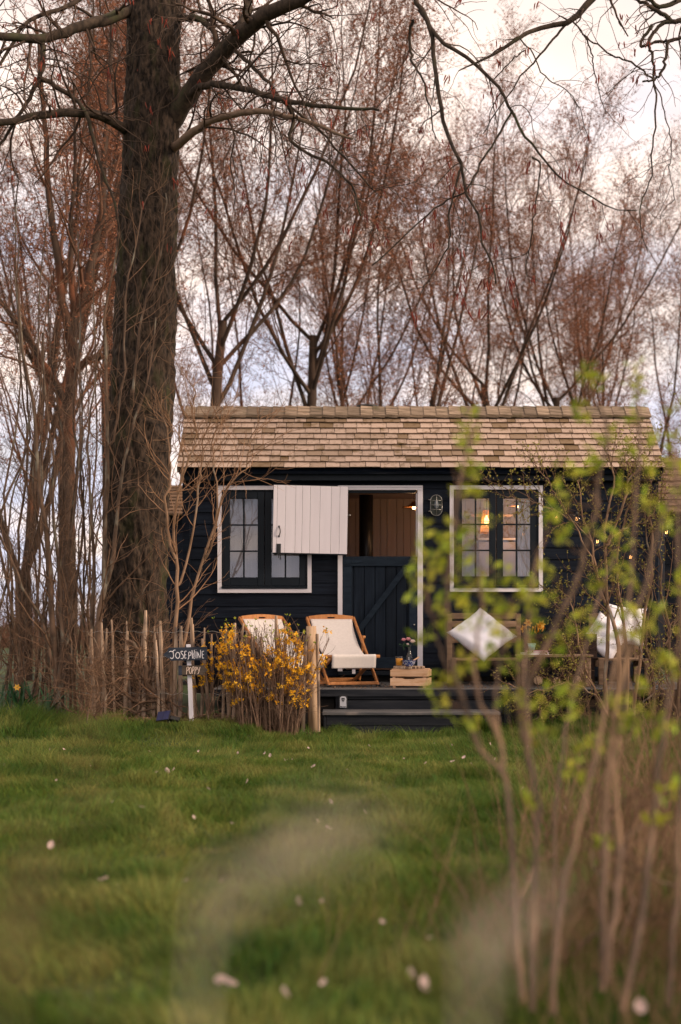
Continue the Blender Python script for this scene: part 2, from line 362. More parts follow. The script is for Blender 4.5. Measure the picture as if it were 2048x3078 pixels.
m_goldst = M('golden_brown_stems', (.15, .088, .05), (.30, .19, .12), .75, (14, 14, 5), 5, bump=.3, c3=(.33, .29, .23), s3=(9, 9, 4), t3=(.6, .75))
m_goldtw = M('golden_brown_twigs', (.22, .115, .06), (.36, .21, .12), .7, (6, 6, 6), 3, rand='island', amt=.3)
m_near = M('grey_brown_sapling_bark', (.065, .045, .033), (.19, .125, .088), .8, (14, 14, 5), 5, bump=.3, c3=(.30, .19, .11), s3=(7, 7, 2), t3=(.52, .7))
m_fors = M('forsythia_stems', (.085, .05, .033), (.19, .12, .08), .8, (12, 12, 5), 4, rand='island', amt=.35)
m_yel = M('orange_yellow_petals', (.86, .42, .014), (.92, .56, .04), .6, (9, 9, 9), 2, rand='island', amt=.14, trans=.3)
m_lime = M('lime_young_leaves', (.26, .33, .022), (.46, .48, .06), .5, (7, 7, 7), 2, rand='island', amt=.42, trans=.45, hue=.03)
m_budleaf = M('olive_bud_leaves', (.20, .19, .03), (.33, .29, .07), .6, (7, 7, 7), 2, rand='island', amt=.3, trans=.35)
m_grass = M('lawn_blades', (.043, .088, .011), (.122, .182, .032), .6, (1.3, 1.3, 1.3), 4, rand='island', amt=.4, trans=.38, hue=.04, c3=(.215, .225, .06), s3=(1.9, 1.9, 1.9), t3=(.44, .68), spec=.2)
m_ground = M('turf_soil', (.014, .022, .005), (.035, .052, .012), .95, (5, 5, 5), 6, bump=.4, c3=(.06, .09, .02), s3=(.5, .5, .5), t3=(.45, .65))
m_litter = M('brown_leaf_litter', (.09, .05, .03), (.26, .17, .12), .85, (9, 9, 9), 2, rand='island', amt=.5)
m_soil = M('dark_bed_soil', (.025, .018, .013), (.07, .048, .035), .95, (18, 18, 18), 5, bump=.6)
m_dry = M('dry_straw', (.19, .11, .06), (.38, .24, .145), .8, (4, 4, 4), 2, rand='island', amt=.3, trans=.25)
m_plume = M('pale_plume', (.58, .49, .41), (.72, .63, .54), .8, (9, 9, 9), 2, rand='island', amt=.2, trans=.4)
m_petal = M('pink_white_petals', (.62, .42, .38), (.76, .62, .60), .6, (20, 20, 20), 2, rand='obj', amt=.12, trans=.3)
m_strap = M('daffodil_leaves', (.015, .05, .02), (.03, .09, .035), .5, (6, 6, 6), 2, rand='island', amt=.3, trans=.2)
m_paneg = glassy('window_glass', 1.5, boost=.085)
m_clear = glassy('clear_glass', 1.45, (.975, .985, .985), boost=.03)
m_blind = M('white_blind_cloth', (.40, .385, .42), (.44, .42, .455), .8, (60, 60, 2), 3)
m_curt = M('white_curtain', (.72, .73, .78), (.78, .79, .83), .85, (30, 30, 3), trans=.3)
m_galv = M('galvanised_metal', (.30, .29, .27), (.45, .43, .40), .35, (20, 20, 20), metal=.9, spec=.5)
m_lampb = M('aged_zinc', (.05, .05, .045), (.10, .10, .09), .5, (20, 20, 20), metal=.6); m_lens = glassy('lamp_lens', 1.4, (.8, .85, .85)); m_ksgrey = M('frosted_bulb', (.30, .31, .36))
m_juice = M('orange_juice', (.86, .34, .015), (.92, .42, .03), .35, (20, 20, 20))
m_bowl = M('blue_speckled_enamel', (.006, .035, .26), (.62, .70, .80), .2, (75, 75, 75), 3, lo=.50, hi=.57, spec=.6)
m_bulb = emit('glowing_filament', (1.0, .45, .14), 5)
m_glow = emit('lit_bulb', (1.0, .55, .22), 9)
m_cush = M('white_linen', (.80, .80, .88), (.84, .84, .90), .85, (7, 7, 7), 3, bump=.15, bdist=.01, c3=(.42, .66, .60), s3=(3.4, 3.4, 3.4), t3=(.64, .78))
m_bench = M('weathered_teak_bench', (.16, .10, .06), (.30, .20, .13), .7, (4, 30, 30), bump=.3, rand='obj', amt=.2)
m_brown = M('dark_brown_planks', (.020, .009, .006), (.042, .02, .013), .5, (4, 30, 30), bump=.2, rand='obj', amt=.2)

# ------------------------------------------------------------------ ground
def gh(x, y):
    x = np.asarray(x, float); y = np.asarray(y, float)
    left = smooth((-.2 - x) / .9); right = smooth((x - 1.65) / .7)
    a = .15 * left * smooth((y - 11.6) / 1.7) + .10 * right * smooth((y - 12.0) / 1.5)
    return a + .02 * (vnoise(x * 1.3, y * 1.3, 3) - .5) * smooth((20 - y) / 5)
xs = np.concatenate([[-600, -250, -100, -50, -25, -15], np.linspace(-9, 9, 73), [15, 25, 50, 100, 250, 600]])
ys = np.concatenate([[-300, -100, -40, -15, -5], np.linspace(-1, 20, 85), [26, 34, 45, 60, 100, 200, 450, 1200]])
GX, GY = np.meshgrid(xs, ys); V = np.stack([GX, GY, gh(GX, GY)], -1).reshape(-1, 3)
nx = len(xs); ii = (np.arange(len(ys) - 1)[:, None] * nx + np.arange(nx - 1)[None]).ravel()
g_ob = link('lawn_ground', mesh_np('lawn_ground', V, [np.stack([ii, ii + 1, ii + nx + 1, ii + nx], 1)]), m_ground)
tag(g_ob, kind='structure')

# ------------------------------------------------------------------ the hut
WY = 15.40
kx = WY / F
def wx(px): return (px - CX) * kx
def wz(py): return CZ + (HY - py) * kx
HX0, HX1, HZ0, HZ1 = -1.70, 3.43, .49, 2.74
DO = (wx(1032), wx(1256), .56, wz(1474))            # door opening x0,x1,z0,z1
W1 = (wx(667), wx(926), wz(1771), wz(1473)); W2 = (wx(1363), wx(1620), wz(1768), wz(1472))
hut = thing('timber_hut', 'black timber hut with a shingled roof, white window frames and an open half door', 'hut', (.9, 16.6, .49))
wall = MB()
def wall_with_holes(mb, x0, x1, z0, z1, y0, y1, holes):
    hs = sorted(holes); cur = x0
    for h in hs:
        mb.box(cur, h[0], y0, y1, z0, z1); mb.box(h[0], h[1], y0, y1, z0, h[2]); mb.box(h[0], h[1], y0, y1, h[3], z1); cur = h[1]
    mb.box(cur, x1, y0, y1, z0, z1)
wall_with_holes(wall, HX0, HX1, HZ0, HZ1, WY + .022, WY + .07, [DO, W1, W2])
wall.box(HX0, HX0 + .05, WY + .07, 17.75, HZ0, HZ1); wall.box(HX1 - .05, HX1, WY + .07, 17.75, HZ0, HZ1); wall.box(HX0, HX1, 17.75, 17.8, HZ0, HZ1)
wall_o = wall.build('wall', m_clad, hut)
# gables
gm = MB(); gpoly = [(WY + .03, HZ1), (17.78, HZ1), (17.9, 2.78), (16.1, 3.42), (WY + .03, 2.80)]
for gx in (HX0, HX1 - .04):
    gm.add([(gx, y, z) for y, z in gpoly] + [(gx + .04, y, z) for y, z in gpoly], [(0, 1, 2, 3, 4), (9, 8, 7, 6, 5)] + [(i, i + 5, (i + 1) % 5 + 5, (i + 1) % 5) for i in range(5)])
gm.build('gable', m_clad, hut)
# lapped boards
bh = .1275
rows = np.arange(HZ0 - .005, HZ1 + .02, bh)
T1 = (wx(655), wx(937), wz(1782), wz(1461)); T2 = (wx(1352), wx(1631), wz(1779), wz(1460)); TD = (wx(1016), wx(1271), .545, wz(1460))
for z in rows:
    z1 = z + bh
    cuts = []
    for t in (T1, TD, T2):
        if z1 > t[2] + .03 and z < t[3] - .03: cuts.append((t[0], t[1]))
    xsn = [HX0]
    for a, b in sorted(cuts): xsn += [a, b]
    xsn.append(HX1)
    for j in range(0, len(xsn), 2):
        a, b = xsn[j], xsn[j + 1]; g = .002
        zt = min(z1 + .012, HZ1 + .02)
        me = MB().add([(a + g, WY - .006, z), (b - g, WY - .006, z), (b - g, WY + .012, z), (a + g, WY + .012, z), (a + g, WY + .009, zt), (b - g, WY + .009, zt), (b - g, WY + .021, zt), (a + g, WY + .021, zt)],
                      [(0, 3, 2, 1), (4, 5, 6, 7), (0, 1, 5, 4), (1, 2, 6, 5), (2, 3, 7, 6), (3, 0, 4, 7)])
        me.build('clapboard', m_clad, wall_o)
MB().box(HX0 - .012, HX0 + .07, WY - .03, WY - .007, HZ0, HZ1, .004).build('corner_board', m_clad, hut)
MB().box(HX1 - .07, HX1 + .012, WY - .03, WY - .007, HZ0, HZ1, .004).build('corner_board', m_clad, hut)
MB().box(HX0 - .03, HX1 + .03, WY - .10, WY - .032, 2.60, 2.70, .006).build('fascia', m_sash, hut)
MB().box(HX0, HX1, WY - .1, WY + .02, 2.702, 2.728).build('soffit', m_clad, hut)
MB().box(HX0 + .1, HX1 - .1, WY + .1, 17.6, .30, HZ0 - .002).build('underframe', m_skirt, hut)

# interior
MB().box(HX0 + .06, HX1 - .06, WY + .09, 17.7, HZ0, HZ0 + .04).build('floor', m_line, hut)
MB().box(HX0 + .06, HX1 - .06, WY + .09, 17.7, 2.62, 2.65).build('ceiling', m_line, hut)
lin = None
x = HX0 + .06; back_l = MB().box(HX0 + .06, HX1 - .06, 17.70, 17.74, HZ0, 2.62).build('lining_wall', m_line, hut)
while x < HX1 - .07:
    w = min(random.choice((.085, .10, .12)), HX1 - .06 - x); MB().box(x, x + w - .005, 17.68, 17.698, HZ0 + .04, 2.62, .003).build('lining_board', m_line, back_l); x += w
MB().box(HX0 + .052, HX0 + .07, WY + .09, 17.68, HZ0 + .04, 2.62).build('lining_wall', m_line, hut)
MB().box(HX1 - .07, HX1 - .052, WY + .09, 17.68, HZ0 + .04, 2.62).build('lining_wall', m_line, hut)
fl = MB(); wall_with_holes(fl, HX0 + .07, HX1 - .07, HZ0 + .04, 2.62, WY + .072, WY + .088, [DO, W1, W2]); fl.build('lining_wall', m_line, hut)

# window builder
def window(T, W, sx, blind, label):
    win = MB()
    t = .043
    # mitred trim
    def mit(p): return p
    x0, x1, z0, z1 = T
    ya, yb = WY - .034, WY - .006
    o = [(x0, z0), (x1, z0), (x1, z1), (x0, z1)]; i = [(x0 + t, z0 + t), (x1 - t, z0 + t), (x1 - t, z1 - t), (x0 + t, z1 - t)]
    fr = MB().box(x0 + t + .001, x1 - t - .001, WY + .046, WY + .068, z0 + t + .001, z0 + t + .02)
    w_o = MB().build('window', m_sash, hut) if False else None
    root = bpy.data.objects.new('window', fr.mesh('window')); root.data.materials.append(m_sash); col.objects.link(root); root.parent = hut; root.location = -hut.location
    if label: root['label'] = label
    for k in range(4):
        a, b = o[k], o[(k + 1) % 4]; c, d = i[(k + 1) % 4], i[k]
        e = .0012
        MB().prism([a, b, c, d], ya + (k % 2) * e, yb).build('trim_board', m_trim, root)
    ix0, ix1, iz0, iz1 = x0 + t, x1 - t, z0 + t, z1 - t
    # outer frame and sill
    f = .016
    MB().box(ix0, ix1, WY - .008, WY + .045, iz1 - f, iz1).box(ix0, ix0 + f, WY - .008, WY + .045, iz0 + .028, iz1 - f).box(ix1 - f, ix1, WY - .008, WY + .045, iz0 + .028, iz1 - f).build('frame', m_sash, root)
    MB().box(ix0 + .001, ix1 - .001, WY - .048, WY + .045, iz0 + .002, iz0 + .027, .004).build('sill', m_sash, root)
    mid = (ix0 + ix1) / 2
    for (sa, sb) in ((ix0 + f + .002, mid - .003), (mid + .003, ix1 - f - .002)):
        sz0, sz1 = iz0 + .03, iz1 - f - .002; st, rb, rt = .072, .095, .078
        ga, gb, g0, g1 = sa + st, sb - st, sz0 + rb, sz1 - rt
        if abs((gb - ga) - sx) > .02: pass
        s = MB().box(sa, ga, WY - .018, WY + .03, sz0, sz1, .004).box(gb, sb, WY - .018, WY + .03, sz0, sz1, .004)
        s.box(ga, gb, WY - .0165, WY + .029, sz0, g0, .004).box(ga, gb, WY - .0165, WY + .029, g1, sz1, .004)
        # glazing bars
        mm = (ga + gb) / 2; hh = (g1 - g0) / 3
        s.box(mm - .0085, mm + .0085, WY - .012, WY + .022, g0, g1)
        for q in (1, 2):
            zb = g0 + hh * q
            s.box(ga, mm - .0085, WY - .011, WY + .021, zb - .008, zb + .008); s.box(mm + .0085, gb, WY - .011, WY + .021, zb - .008, zb + .008)
        so = s.build('sash', m_sash, root)
        for q in range(3):
            for (pa, pb) in ((ga, mm), (mm, gb)):
                MB().box(pa + .001, pb - .001, WY + .003, WY + .007, g0 + hh * q + .001, g0 + hh * (q + 1) - .001).build('pane', m_paneg, root)
    if blind:
        MB().box(ix0 + .03, ix1 - .01, WY + .12, WY + .123, iz0 - .03, iz1 + .03).build('blind', m_blind, root)
    return root
win1 = window(T1, W1, .29, True, 'window half covered by the swung-back white door leaf')
win2 = window(T2, W2, .29, False, 'window showing a lit lampshade and a white curtain')
# curtain inside the second window
cv = []; n = 60
for j in range(n + 1):
    u = j / n; cv.append((lerp(wx(1562), wx(1606), u) * 1.006, WY + .135 + .014 * math.sin(u * 5.2 * 2 * math.pi) + .004 * math.sin(u * 31)))
zs = [wz(1775), wz(1650), wz(1560), wz(1478)]; vv = []
for k, z in enumerate(zs):
    for j, (a, b) in enumerate(cv):
        u = j / n; a2 = lerp(wx(lerp(1552, 1566, k / 3)), wx(1612), u); vv.append((a2, b, z))
ff = [(k * (n + 1) + j, k * (n + 1) + j + 1, (k + 1) * (n + 1) + j + 1, (k + 1) * (n + 1) + j) for k in range(3) for j in range(n)]
cu = MB().add(vv, ff, True).build('curtain', m_curt, win2)
# door frame
x0, x1, z0, z1 = TD; t = .05
dfr = MB().box(x0, x0 + t, WY - .036, WY - .006, z0, z1 - t).build('door_frame', m_trim, hut)
MB().box(x1 - .058, x1, WY - .036, WY - .006, z0, z1 - t - .001, .003).build('jamb', m_trim, dfr)
MB().box(x0, x1, WY - .037, WY - .006, z1 - t, z1, .003).build('head', m_trim, dfr)
MB().box(x0 + .004, x1 - .004, WY - .044, WY - .0375, z1 - .022, z1 - .002).build('head', m_trim, dfr)
MB().box(DO[0] + .006, DO[0] + .03, WY - .003, WY + .07, DO[2], DO[3] - .03).box(DO[0] + .006, DO[1] - .02, WY - .003, WY + .07, DO[3] - .027, DO[3]).build('lining_strip', m_sash, dfr)
MB().box(DO[1] - .018, DO[1] - .008, WY + .0, WY + .07, wz(1675), DO[3] - .03).build('lining_strip', m_trim, dfr)
MB().box(x0, x1, WY - .05, WY + .08, .50, .543, .004).build('threshold', m_sash, dfr)
# lower half door
lx0, lx1, lz0, lz1 = wx(1031), wx(1256), .575, wz(1673)
ld = MB().box(lx0 + .002, lx1 - .002, WY + .012, WY + .03, lz0, lz1).build('door', m_door, hut); ld['label'] = 'closed dark lower half door with a diagonal brace'
npl = 7; pw = (lx1 - lx0) / npl
for j in range(npl):
    MB().box(lx0 + j * pw + .003, lx0 + (j + 1) * pw - .003, WY - .008, WY + .011, lz0 + .01, lz1 - .004, .004).build('plank', m_door, ld)
MB().box(lx0, lx1, WY - .030, WY - .009, lz1 - .105, lz1, .004).build('rail', m_rail, ld)
MB().box(lx0, lx1, WY - .030, WY - .009, lz0, lz0 + .12, .004).build('rail', m_rail, ld)
MB().box(lx0, lx0 + .095, WY - .028, WY - .009, lz0 + .121, lz1 - .106, .004).build('stile', m_rail, ld)
MB().box(lx1 - .095, lx1, WY - .028, WY - .009, lz0 + .121, lz1 - .106, .004).build('stile', m_rail, ld)
MB().bar((lx0 + .06, WY - .040, lz0 + .26), (lx1 - .13, WY - .040, lz1 - .12), .062, .02, (0, 1, 0), .004).build('brace', m_rail, ld)
for j in range(1, npl): MB().box(lx0 + j * pw - .002, lx0 + j * pw + .002, WY - .0325, WY - .0305, lz1 - .03, lz1 - .002).build('groove_strip', m_iron, ld)
hg = MB().prism([(lx0 - .004, lz1 - .085), (lx0 + .20, lz1 - .066), (lx0 + .222, lz1 - .055), (lx0 + .20, lz1 - .045), (lx0 - .004, lz1 - .033)], WY - .037, WY - .031)
for q in (.03, .10, .19): hg.lathe([(.006, 0), (.006, .004), (.0, .005)], 8, (0, 0, 0)); i0 = len(hg.v) - 24; hg.xf(Matrix.Translation((lx0 + q, WY - .037, lz1 - .059)) @ Matrix.Rotation(R(90), 4, 'X'), i0)
hg.build('hinge', m_rail, ld)
MB().box(lx1 - .17, lx1 - .10, WY - .048, WY - .032, lz1 - .175, lz1 - .160, .003).build('latch', m_iron, ld)
kb = MB().lathe([(.004, 0), (.004, .012), (.009, .016), (.010, .022), (.006, .027), (0, .028)], 12); kb.xf(Matrix.Translation((lx1 - .04, WY - .03, wz(1878))) @ Matrix.Rotation(R(90), 4, 'X')); kb.build('knob', m_galv, ld)
# upper half door swung back flat against the front
ux0, ux1, uz0, uz1 = wx(812), wx(1035), wz(1671), wz(1466)
YU = WY - .135
ud = bpy.data.objects.new('upper_door', MB().box(ux0, ux1, -.0, .024, uz0, uz1).mesh('upper_door')); ud.data.materials.append(m_sash); col.objects.link(ud); ud.parent = hut
# hinge line at ux1: leaf leans a touch towards the camera at its free edge
ud['label'] = 'white boarded upper half door swung back over the window'
grooves = [ux0 + .002] + [wx(812) + (wx(1035) - wx(812)) * f for f in (.055, .165, .30, .39, .495, .625, .775, .89)] + [ux1 - .002]
for a, b in zip(grooves[:-1], grooves[1:]):
    MB().box(a + .0012, b - .0012, -.012, -.001, uz0 + .012, uz1 - .002, .002).build('board', m_white, ud, True)
hp = []
for k in range(9): hp.append((wx(831) + .012 * math.sin(math.pi * k / 8), -.012 - .03 * math.sin(math.pi * k / 8) ** .6, lerp(wz(1619), wz(1590), k / 8)))
hb = MB().tube(hp, [.007] + [.0055] * 7 + [.007], 8)
for zq in (wz(1619), wz(1590)): hb.box(wx(831) - .009, wx(831) + .009, -.017, -.0125, zq - .01, zq + .01, .002)
hb.build('handle', m_iron, ud, True)
bl = MB().box(wx(831) - .023, wx(831) + .023, -.020, -.0125, wz(1670), wz(1641), .003).box(wx(831) - .005, wx(831) + .005, -.03, -.0205, wz(1684), wz(1648), .002)
bl.build('bolt', m_iron, ud, True)
kk = MB().lathe([(.005, 0), (.005, .014), (.011, .018), (.011, .026), (0, .03)], 12); kk.xf(Matrix.Translation((ux1 + .004, .012, wz(1551))) @ Matrix.Rotation(R(90), 4, 'Y')); kk.build('knob', m_galv, ud, True)
piv = Vector((ux1, YU, 0))
for ch in ud.children: ch.location = Vector((0, 0, 0))
ud.location = piv - hut.location
for v in ud.data.vertices: v.co.x -= ux1
for ch in ud.children:
    for v in ch.data.vertices: v.co.x -= ux1
ud.rotation_euler = (0, R(1.0), R(4.0))

# bulkhead lamp
lp = (wx(1311), WY - .008, wz(1520))
lamp = MB()
def stadium(hx, hz, r, n=10):
    return [(r * math.cos(a), hz - r + r * math.sin(a)) for a in np.linspace(0, math.pi, n)] + [(r * math.cos(a), -(hz - r) + r * math.sin(a)) for a in np.linspace(math.pi, 2 * math.pi, n)]
st = [(lp[0] + x, lp[2] + z) for x, z in stadium(.06, .112, .064)]
wl = MB().prism(st, lp[1] - .03, lp[1] - .001).build('wall_lamp', m_lampb, hut)
lens = MB(); rings = []
for s_, yy in ((.86, .031), (.82, .06), (.62, .078), (.25, .086)): rings.append([(lp[0] + x * s_, lp[1] - yy, lp[2] + z * lerp(s_, 1, .35)) for x, z in stadium(.06, .112, .064)])
nn = len(rings[0]); lens.add([p for r_ in rings for p in r_], [(i * nn + j, i * nn + (j + 1) % nn, (i + 1) * nn + (j + 1) % nn, (i + 1) * nn + j) for i in range(3) for j in range(nn)] + [tuple(range(3 * nn, 4 * nn))], True)
lens.build('lens', m_lens, wl)
cg = MB()
cg.tube([(lp[0] + x * 1.0, lp[1] - .036, lp[2] + z * 1.0) for x, z in stadium(.06, .112, .062, 12)] + [(lp[0] + .062, lp[1] - .036, lp[2] + .05)], .0042, 6)
for dz in (-.048, 0.0, .048): cg.tube([(lp[0] + .062 * math.cos(a), lp[1] - .036 - .058 * math.sin(a) ** .7, lp[2] + dz) for a in np.linspace(.02, math.pi - .02, 9)], .0032, 6)
cg.tube([(lp[0], lp[1] - .036 - .058 * math.sin(a) ** .6, lp[2] + .11 * math.cos(a)) for a in np.linspace(.02, math.pi - .02, 11)], .0032, 6)
for dz in (-.065, .065): cg.tube([(lp[0] - .085, lp[1] - .02, lp[2] + dz), (lp[0] - .06, lp[1] - .03, lp[2] + dz * .9)], .006, 6)
cg.build('cage', m_galv, wl)
MB().lathe([(0, -.035), (.02, -.03), (.026, 0), (.02, .03), (.012, .05)], 12, (lp[0], lp[1] - .045, lp[2])).build('bulb', m_ksgrey, wl)

# roof
rf = MB(); EY, EZ, RY, RZ = 15.20, 2.72, 16.10, 3.46
rx0, rx1 = -1.755, 3.48
sl = Vector((0, RY - EY, RZ - EZ)); sll = sl.length; su = sl.normalized(); sn = Vector((0, -su.z, su.y))
rf.add([(rx0 + .02, EY + .03, EZ - .028), (rx1 - .02, EY + .03, EZ - .028), (rx1 - .02, RY, RZ - .03), (rx0 + .02, RY, RZ - .03), (rx0 + .02, 18.0, 2.72), (rx1 - .02, 18.0, 2.72),
        (rx0 + .02, EY + .05, EZ - .055), (rx1 - .02, EY + .05, EZ - .055), (rx1 - .02, RY, RZ - .10), (rx0 + .02, RY, RZ - .10), (rx0 + .02, 18.0, 2.66), (rx1 - .02, 18.0, 2.66)],
       [(0, 1, 2, 3), (3, 2, 5, 4), (6, 9, 8, 7), (9, 10, 11, 8), (0, 6, 7, 1), (0, 3, 9, 6), (1, 7, 8, 2), (3, 4, 10, 9), (2, 8, 11, 5), (4, 5, 11, 10)])
roof = rf.build('roof', m_clad, hut)
sh = []; NC = 10; ex = sll / (NC + .15)
for c in range(NC):
    x = rx0 + random.uniform(-.005, .005); 
    while x < rx1 - .03:
        w = random.choice((.09, .11, .12, .135, .15, .165, .18, .21)) * random.uniform(.93, 1.07)
        if x + w > rx1 - .05: w = rx1 - x
        sh.append((w, c, x)); x += w
sh.sort(reverse=True)
rest = MB()
rotm = Matrix(((1, 0, 0), su, sn)).transposed()
cache = {}
for q, (w, c, x) in enumerate(sh):
    ln = ex * 1.75; th = .021 + random.uniform(-.002, .003); slip = random.uniform(-.006, .006); tilt = random.uniform(-.006, .006)
    base = Vector((x + w / 2, EY, EZ)) + su * (c * ex + slip) + sn * random.uniform(0, .004)
    # a tapered shingle, thick at its lower edge
    hw = w / 2 - .0028
    vs_ = [(-hw, 0, .011), (hw, 0, .011), (hw, ln, -.018), (-hw, ln, -.018), (-hw, -.008, .004 + th), (hw, -.008, .004 + th), (hw, ln, -.008), (-hw, ln, -.008)]
    fs_ = [(0, 3, 2, 1), (4, 5, 6, 7), (0, 1, 5, 4), (1, 2, 6, 5), (2, 3, 7, 6), (3, 0, 4, 7)]
    rz = Matrix.Rotation(tilt, 3, 'Z')
    if q < 300:
        m_ = MB().add(vs_, fs_); o = link('shingle', m_.mesh('shingle'), m_shin, roof)
        o.matrix_local = Matrix.Translation(base) @ (rotm @ rz).to_4x4()
    else:
        i0 = len(rest.v); rest.add(vs_, fs_); rest.xf(Matrix.Translation(base) @ (rotm @ rz).to_4x4(), i0)
if rest.v: rest.build('shingle', m_shin_i, roof)['kind'] = 'stuff'
# ridge caps, lapped along the ridge
x = rx0 - .005; k = 0
while x < rx1 - .02:
    w = .142; e = random.uniform(-.003, .003)
    i = MB()
    prof = [(RY - .165, RZ - .072), (RY, RZ + .05), (RY + .17, RZ + .0)]
    vs_ = []
    for xx, up_ in ((x, .022), (x + .27 if x + .27 < rx1 + .02 else rx1 + .012, .002)):
        for (yy, zz_) in prof: vs_.append((xx, yy, zz_ + up_ + e))
        for (yy, zz_) in prof: vs_.append((xx, yy + .006, zz_ + up_ + e - .02))
    i.add(vs_, [(0, 1, 7, 6), (1, 2, 8, 7), (3, 9, 10, 4), (4, 10, 11, 5), (0, 3, 4, 1), (1, 4, 5, 2), (6, 7, 10, 9), (7, 8, 11, 10), (0, 6, 9, 3), (2, 5, 11, 8)])
    i.build('ridge_board', m_ridge, roof); x += w; k += 1
bar = MB().bar((rx1 - .012, EY + .02, EZ - .02), (rx1 - .012, RY, RZ - .005), .02, .05, (0, -.6, .8)); bar.build('barge_board', m_ridge, roof)
bar = MB().bar((rx0 + .012, EY + .02, EZ - .02), (rx0 + .012, RY, RZ - .005), .02, .05, (0, -.6, .8)); bar.build('barge_board', m_ridge, roof)
MB().lathe([(.10, .0), (.10, .06), (.13, .065), (.13, .085), (.0, .10)], 20, (wx(1105) * 1.05, 16.32, RZ + .02)).build('flue_cowl', m_iron, roof)

# ------------------------------------------------------------------ things inside the hut
stove = thing('stove', 'black stove pipe seen through the open half door', 'stove', (.36, 17.2, .53))
MB().tube([(.31, 17.2, 1.2), (.31, 17.2, 2.62)], .085, 20).build('flue_pipe', m_iron, stove)
MB().box(.08, .56, 17.0, 17.45, .62, 1.2, .02).build('firebox', m_iron, stove)
for a in (.12, .52):
    for b in (17.04, 17.41): MB().box(a - .02, a + .02, b - .02, b + .02, .53, .62).build('leg', m_iron, stove)
def pendant(px, py, d, label, kind, e):
    p = P(px, py, d); t = thing('pendant_lamp', label, 'lamp', p)
    MB().tube([(p[0], p[1], p[2] + .06), (p[0], p[1], 2.62)], .004, 6).build('cord', m_iron, t)
    if kind == 'disc':
        MB().lathe([(.018, .075), (.03, .06), (.06, .028), (.14, .006), (.142, .0), (.06, .02), (.02, .05)], 24, p).build('shade', m_teak, t)
        MB().lathe([(0, -.022), (.016, -.016), (.023, 0), (.016, .02), (.008, .04)], 12, p).build('bulb', m_glow, t)
    else:
        sh_ = MB()
        for q in range(26):
            a0 = 2 * math.pi * q / 26; a1 = 2 * math.pi * (q + .62) / 26
            sh_.add([(p[0] + r_ * math.cos(a), p[1] + r_ * math.sin(a), p[2] + z_) for r_, z_ in ((.075, -.13), (.045, .13)) for a in (a0, a1)], [(0, 1, 3, 2)])
        for z_, r_ in ((-.13, .076), (0, .061), (.13, .046)): sh_.tube([(p[0] + r_ * math.cos(a), p[1] + r_ * math.sin(a), p[2] + z_) for a in np.linspace(0, 2 * math.pi, 25)], .003, 5)
        sh_.build('shade', m_wick, t)
        MB().lathe([(0, -.05), (.02, -.04), (.03, 0), (.02, .04), (.01, .07)], 12, p).build('bulb', m_glow, t)
    l = bpy.data.lights.new('lamp_light', 'POINT'); l.energy = e; l.color = (1, .55, .27); l.shadow_soft_size = .03
    lo = bpy.data.objects.new('lamp_light', l); col.objects.link(lo); lo.parent = t; lo.location = (0, 0, -.07 if kind == 'disc' else -.02)
m_wick = M('wicker_slats', (.75, .42, .12), (.85, .5, .18), .7, trans=.5)
pendant(1245, 1526, 16.7, 'lit disc pendant lamp glowing inside the open half door', 'disc', 2.0)
pendant(1562, 1523, 16.9, 'lit disc pendant lamp beside the curtain inside the window', 'disc', 9.0)
pendant(1463, 1568, 16.3, 'lit slatted wicker lampshade hanging inside the window', 'wick', 6.0)
ck = thing('kitchen_cabinet', 'pale cabinet with bottles on top seen inside the window', 'cabinet', P(1520, 1900, 17.4))
q = P(1520, 1628, 17.4)
MB().box(q[0] - .35, q[0] + .1, 17.2, 17.66, .53, q[2], .006).build('body', m_blind, ck)
MB().box(q[0] - .36, q[0] + .11, 17.18, 17.665, q[2] + .001, q[2] + .03, .004).build('worktop', m_trim, ck)
sf = thing('wall_shelf', 'pale shelf with a bracket on the inside wall beyond the window', 'shelf', P(1520, 1548, 17.6))
q = P(1524, 1548, 17.5); MB().box(q[0] - .45, q[0] + .06, 17.4, 17.678, q[2] - .03, q[2], .003).build('board', m_pine, sf)
MB().prism([(q[0] - .3, q[2] - .2), (q[0] - .28, q[2] - .2), (q[0] - .02, q[2] - .031), (q[0] - .06, q[2] - .031)], 17.5, 17.52).build('bracket', m_blind, sf)

# ------------------------------------------------------------------ decking and steps
dz = .43
deck = thing('deck', 'black timber deck running along the front of the hut', 'deck', (1.2, 14.5, 0))
DX0, DX1 = (640 - CX) * 13.7 / F, 3.8
y = 13.68; j = 0
while y < 15.36:
    MB().box(DX0 + random.uniform(-.01, .01), DX1, y, y + .132, dz - .03, dz - random.uniform(0, .002), .004).build('board', m_deckb, deck); y += .138
MB().box(DX0 + .05, DX1 - .05, 13.80, 13.84, .0, dz - .031).build('backing_board', m_skirt, deck)
sx0, sx1 = (1036 - CX) * 13.68 / F, (1513 - CX) * 13.68 / F
for a, b in ((.325, .395), (.19, .318), (.06, .184)):
    MB().box(sx0, sx1, 13.69, 13.715, a, b, .004).build('riser_board', m_riser, deck)
MB().box(DX0 - .01, DX1, 13.664, 13.679, dz - .075, dz - .006, .003).build('edge_board', m_riser, deck)
MB().box((1009 - CX) * 13.69 / F, sx0 - .003, 13.68, 13.78, .0, .354, .004).build('post', m_riser, deck)
MB().box(sx1 + .003, sx1 + .08, 13.68, 13.78, .0, .354, .004).build('post', m_riser, deck)
for zz_ in (.08, .21): MB().box(DX0 + .05, (1006 - CX) * 13.69 / F, 13.76, 13.785, zz_, zz_ + .122, .004).build('skirting_board', m_skirt, deck); MB().box(sx1 + .085, DX1 - .06, 13.76, 13.785, zz_, zz_ + .122, .004).build('skirting_board', m_skirt, deck)
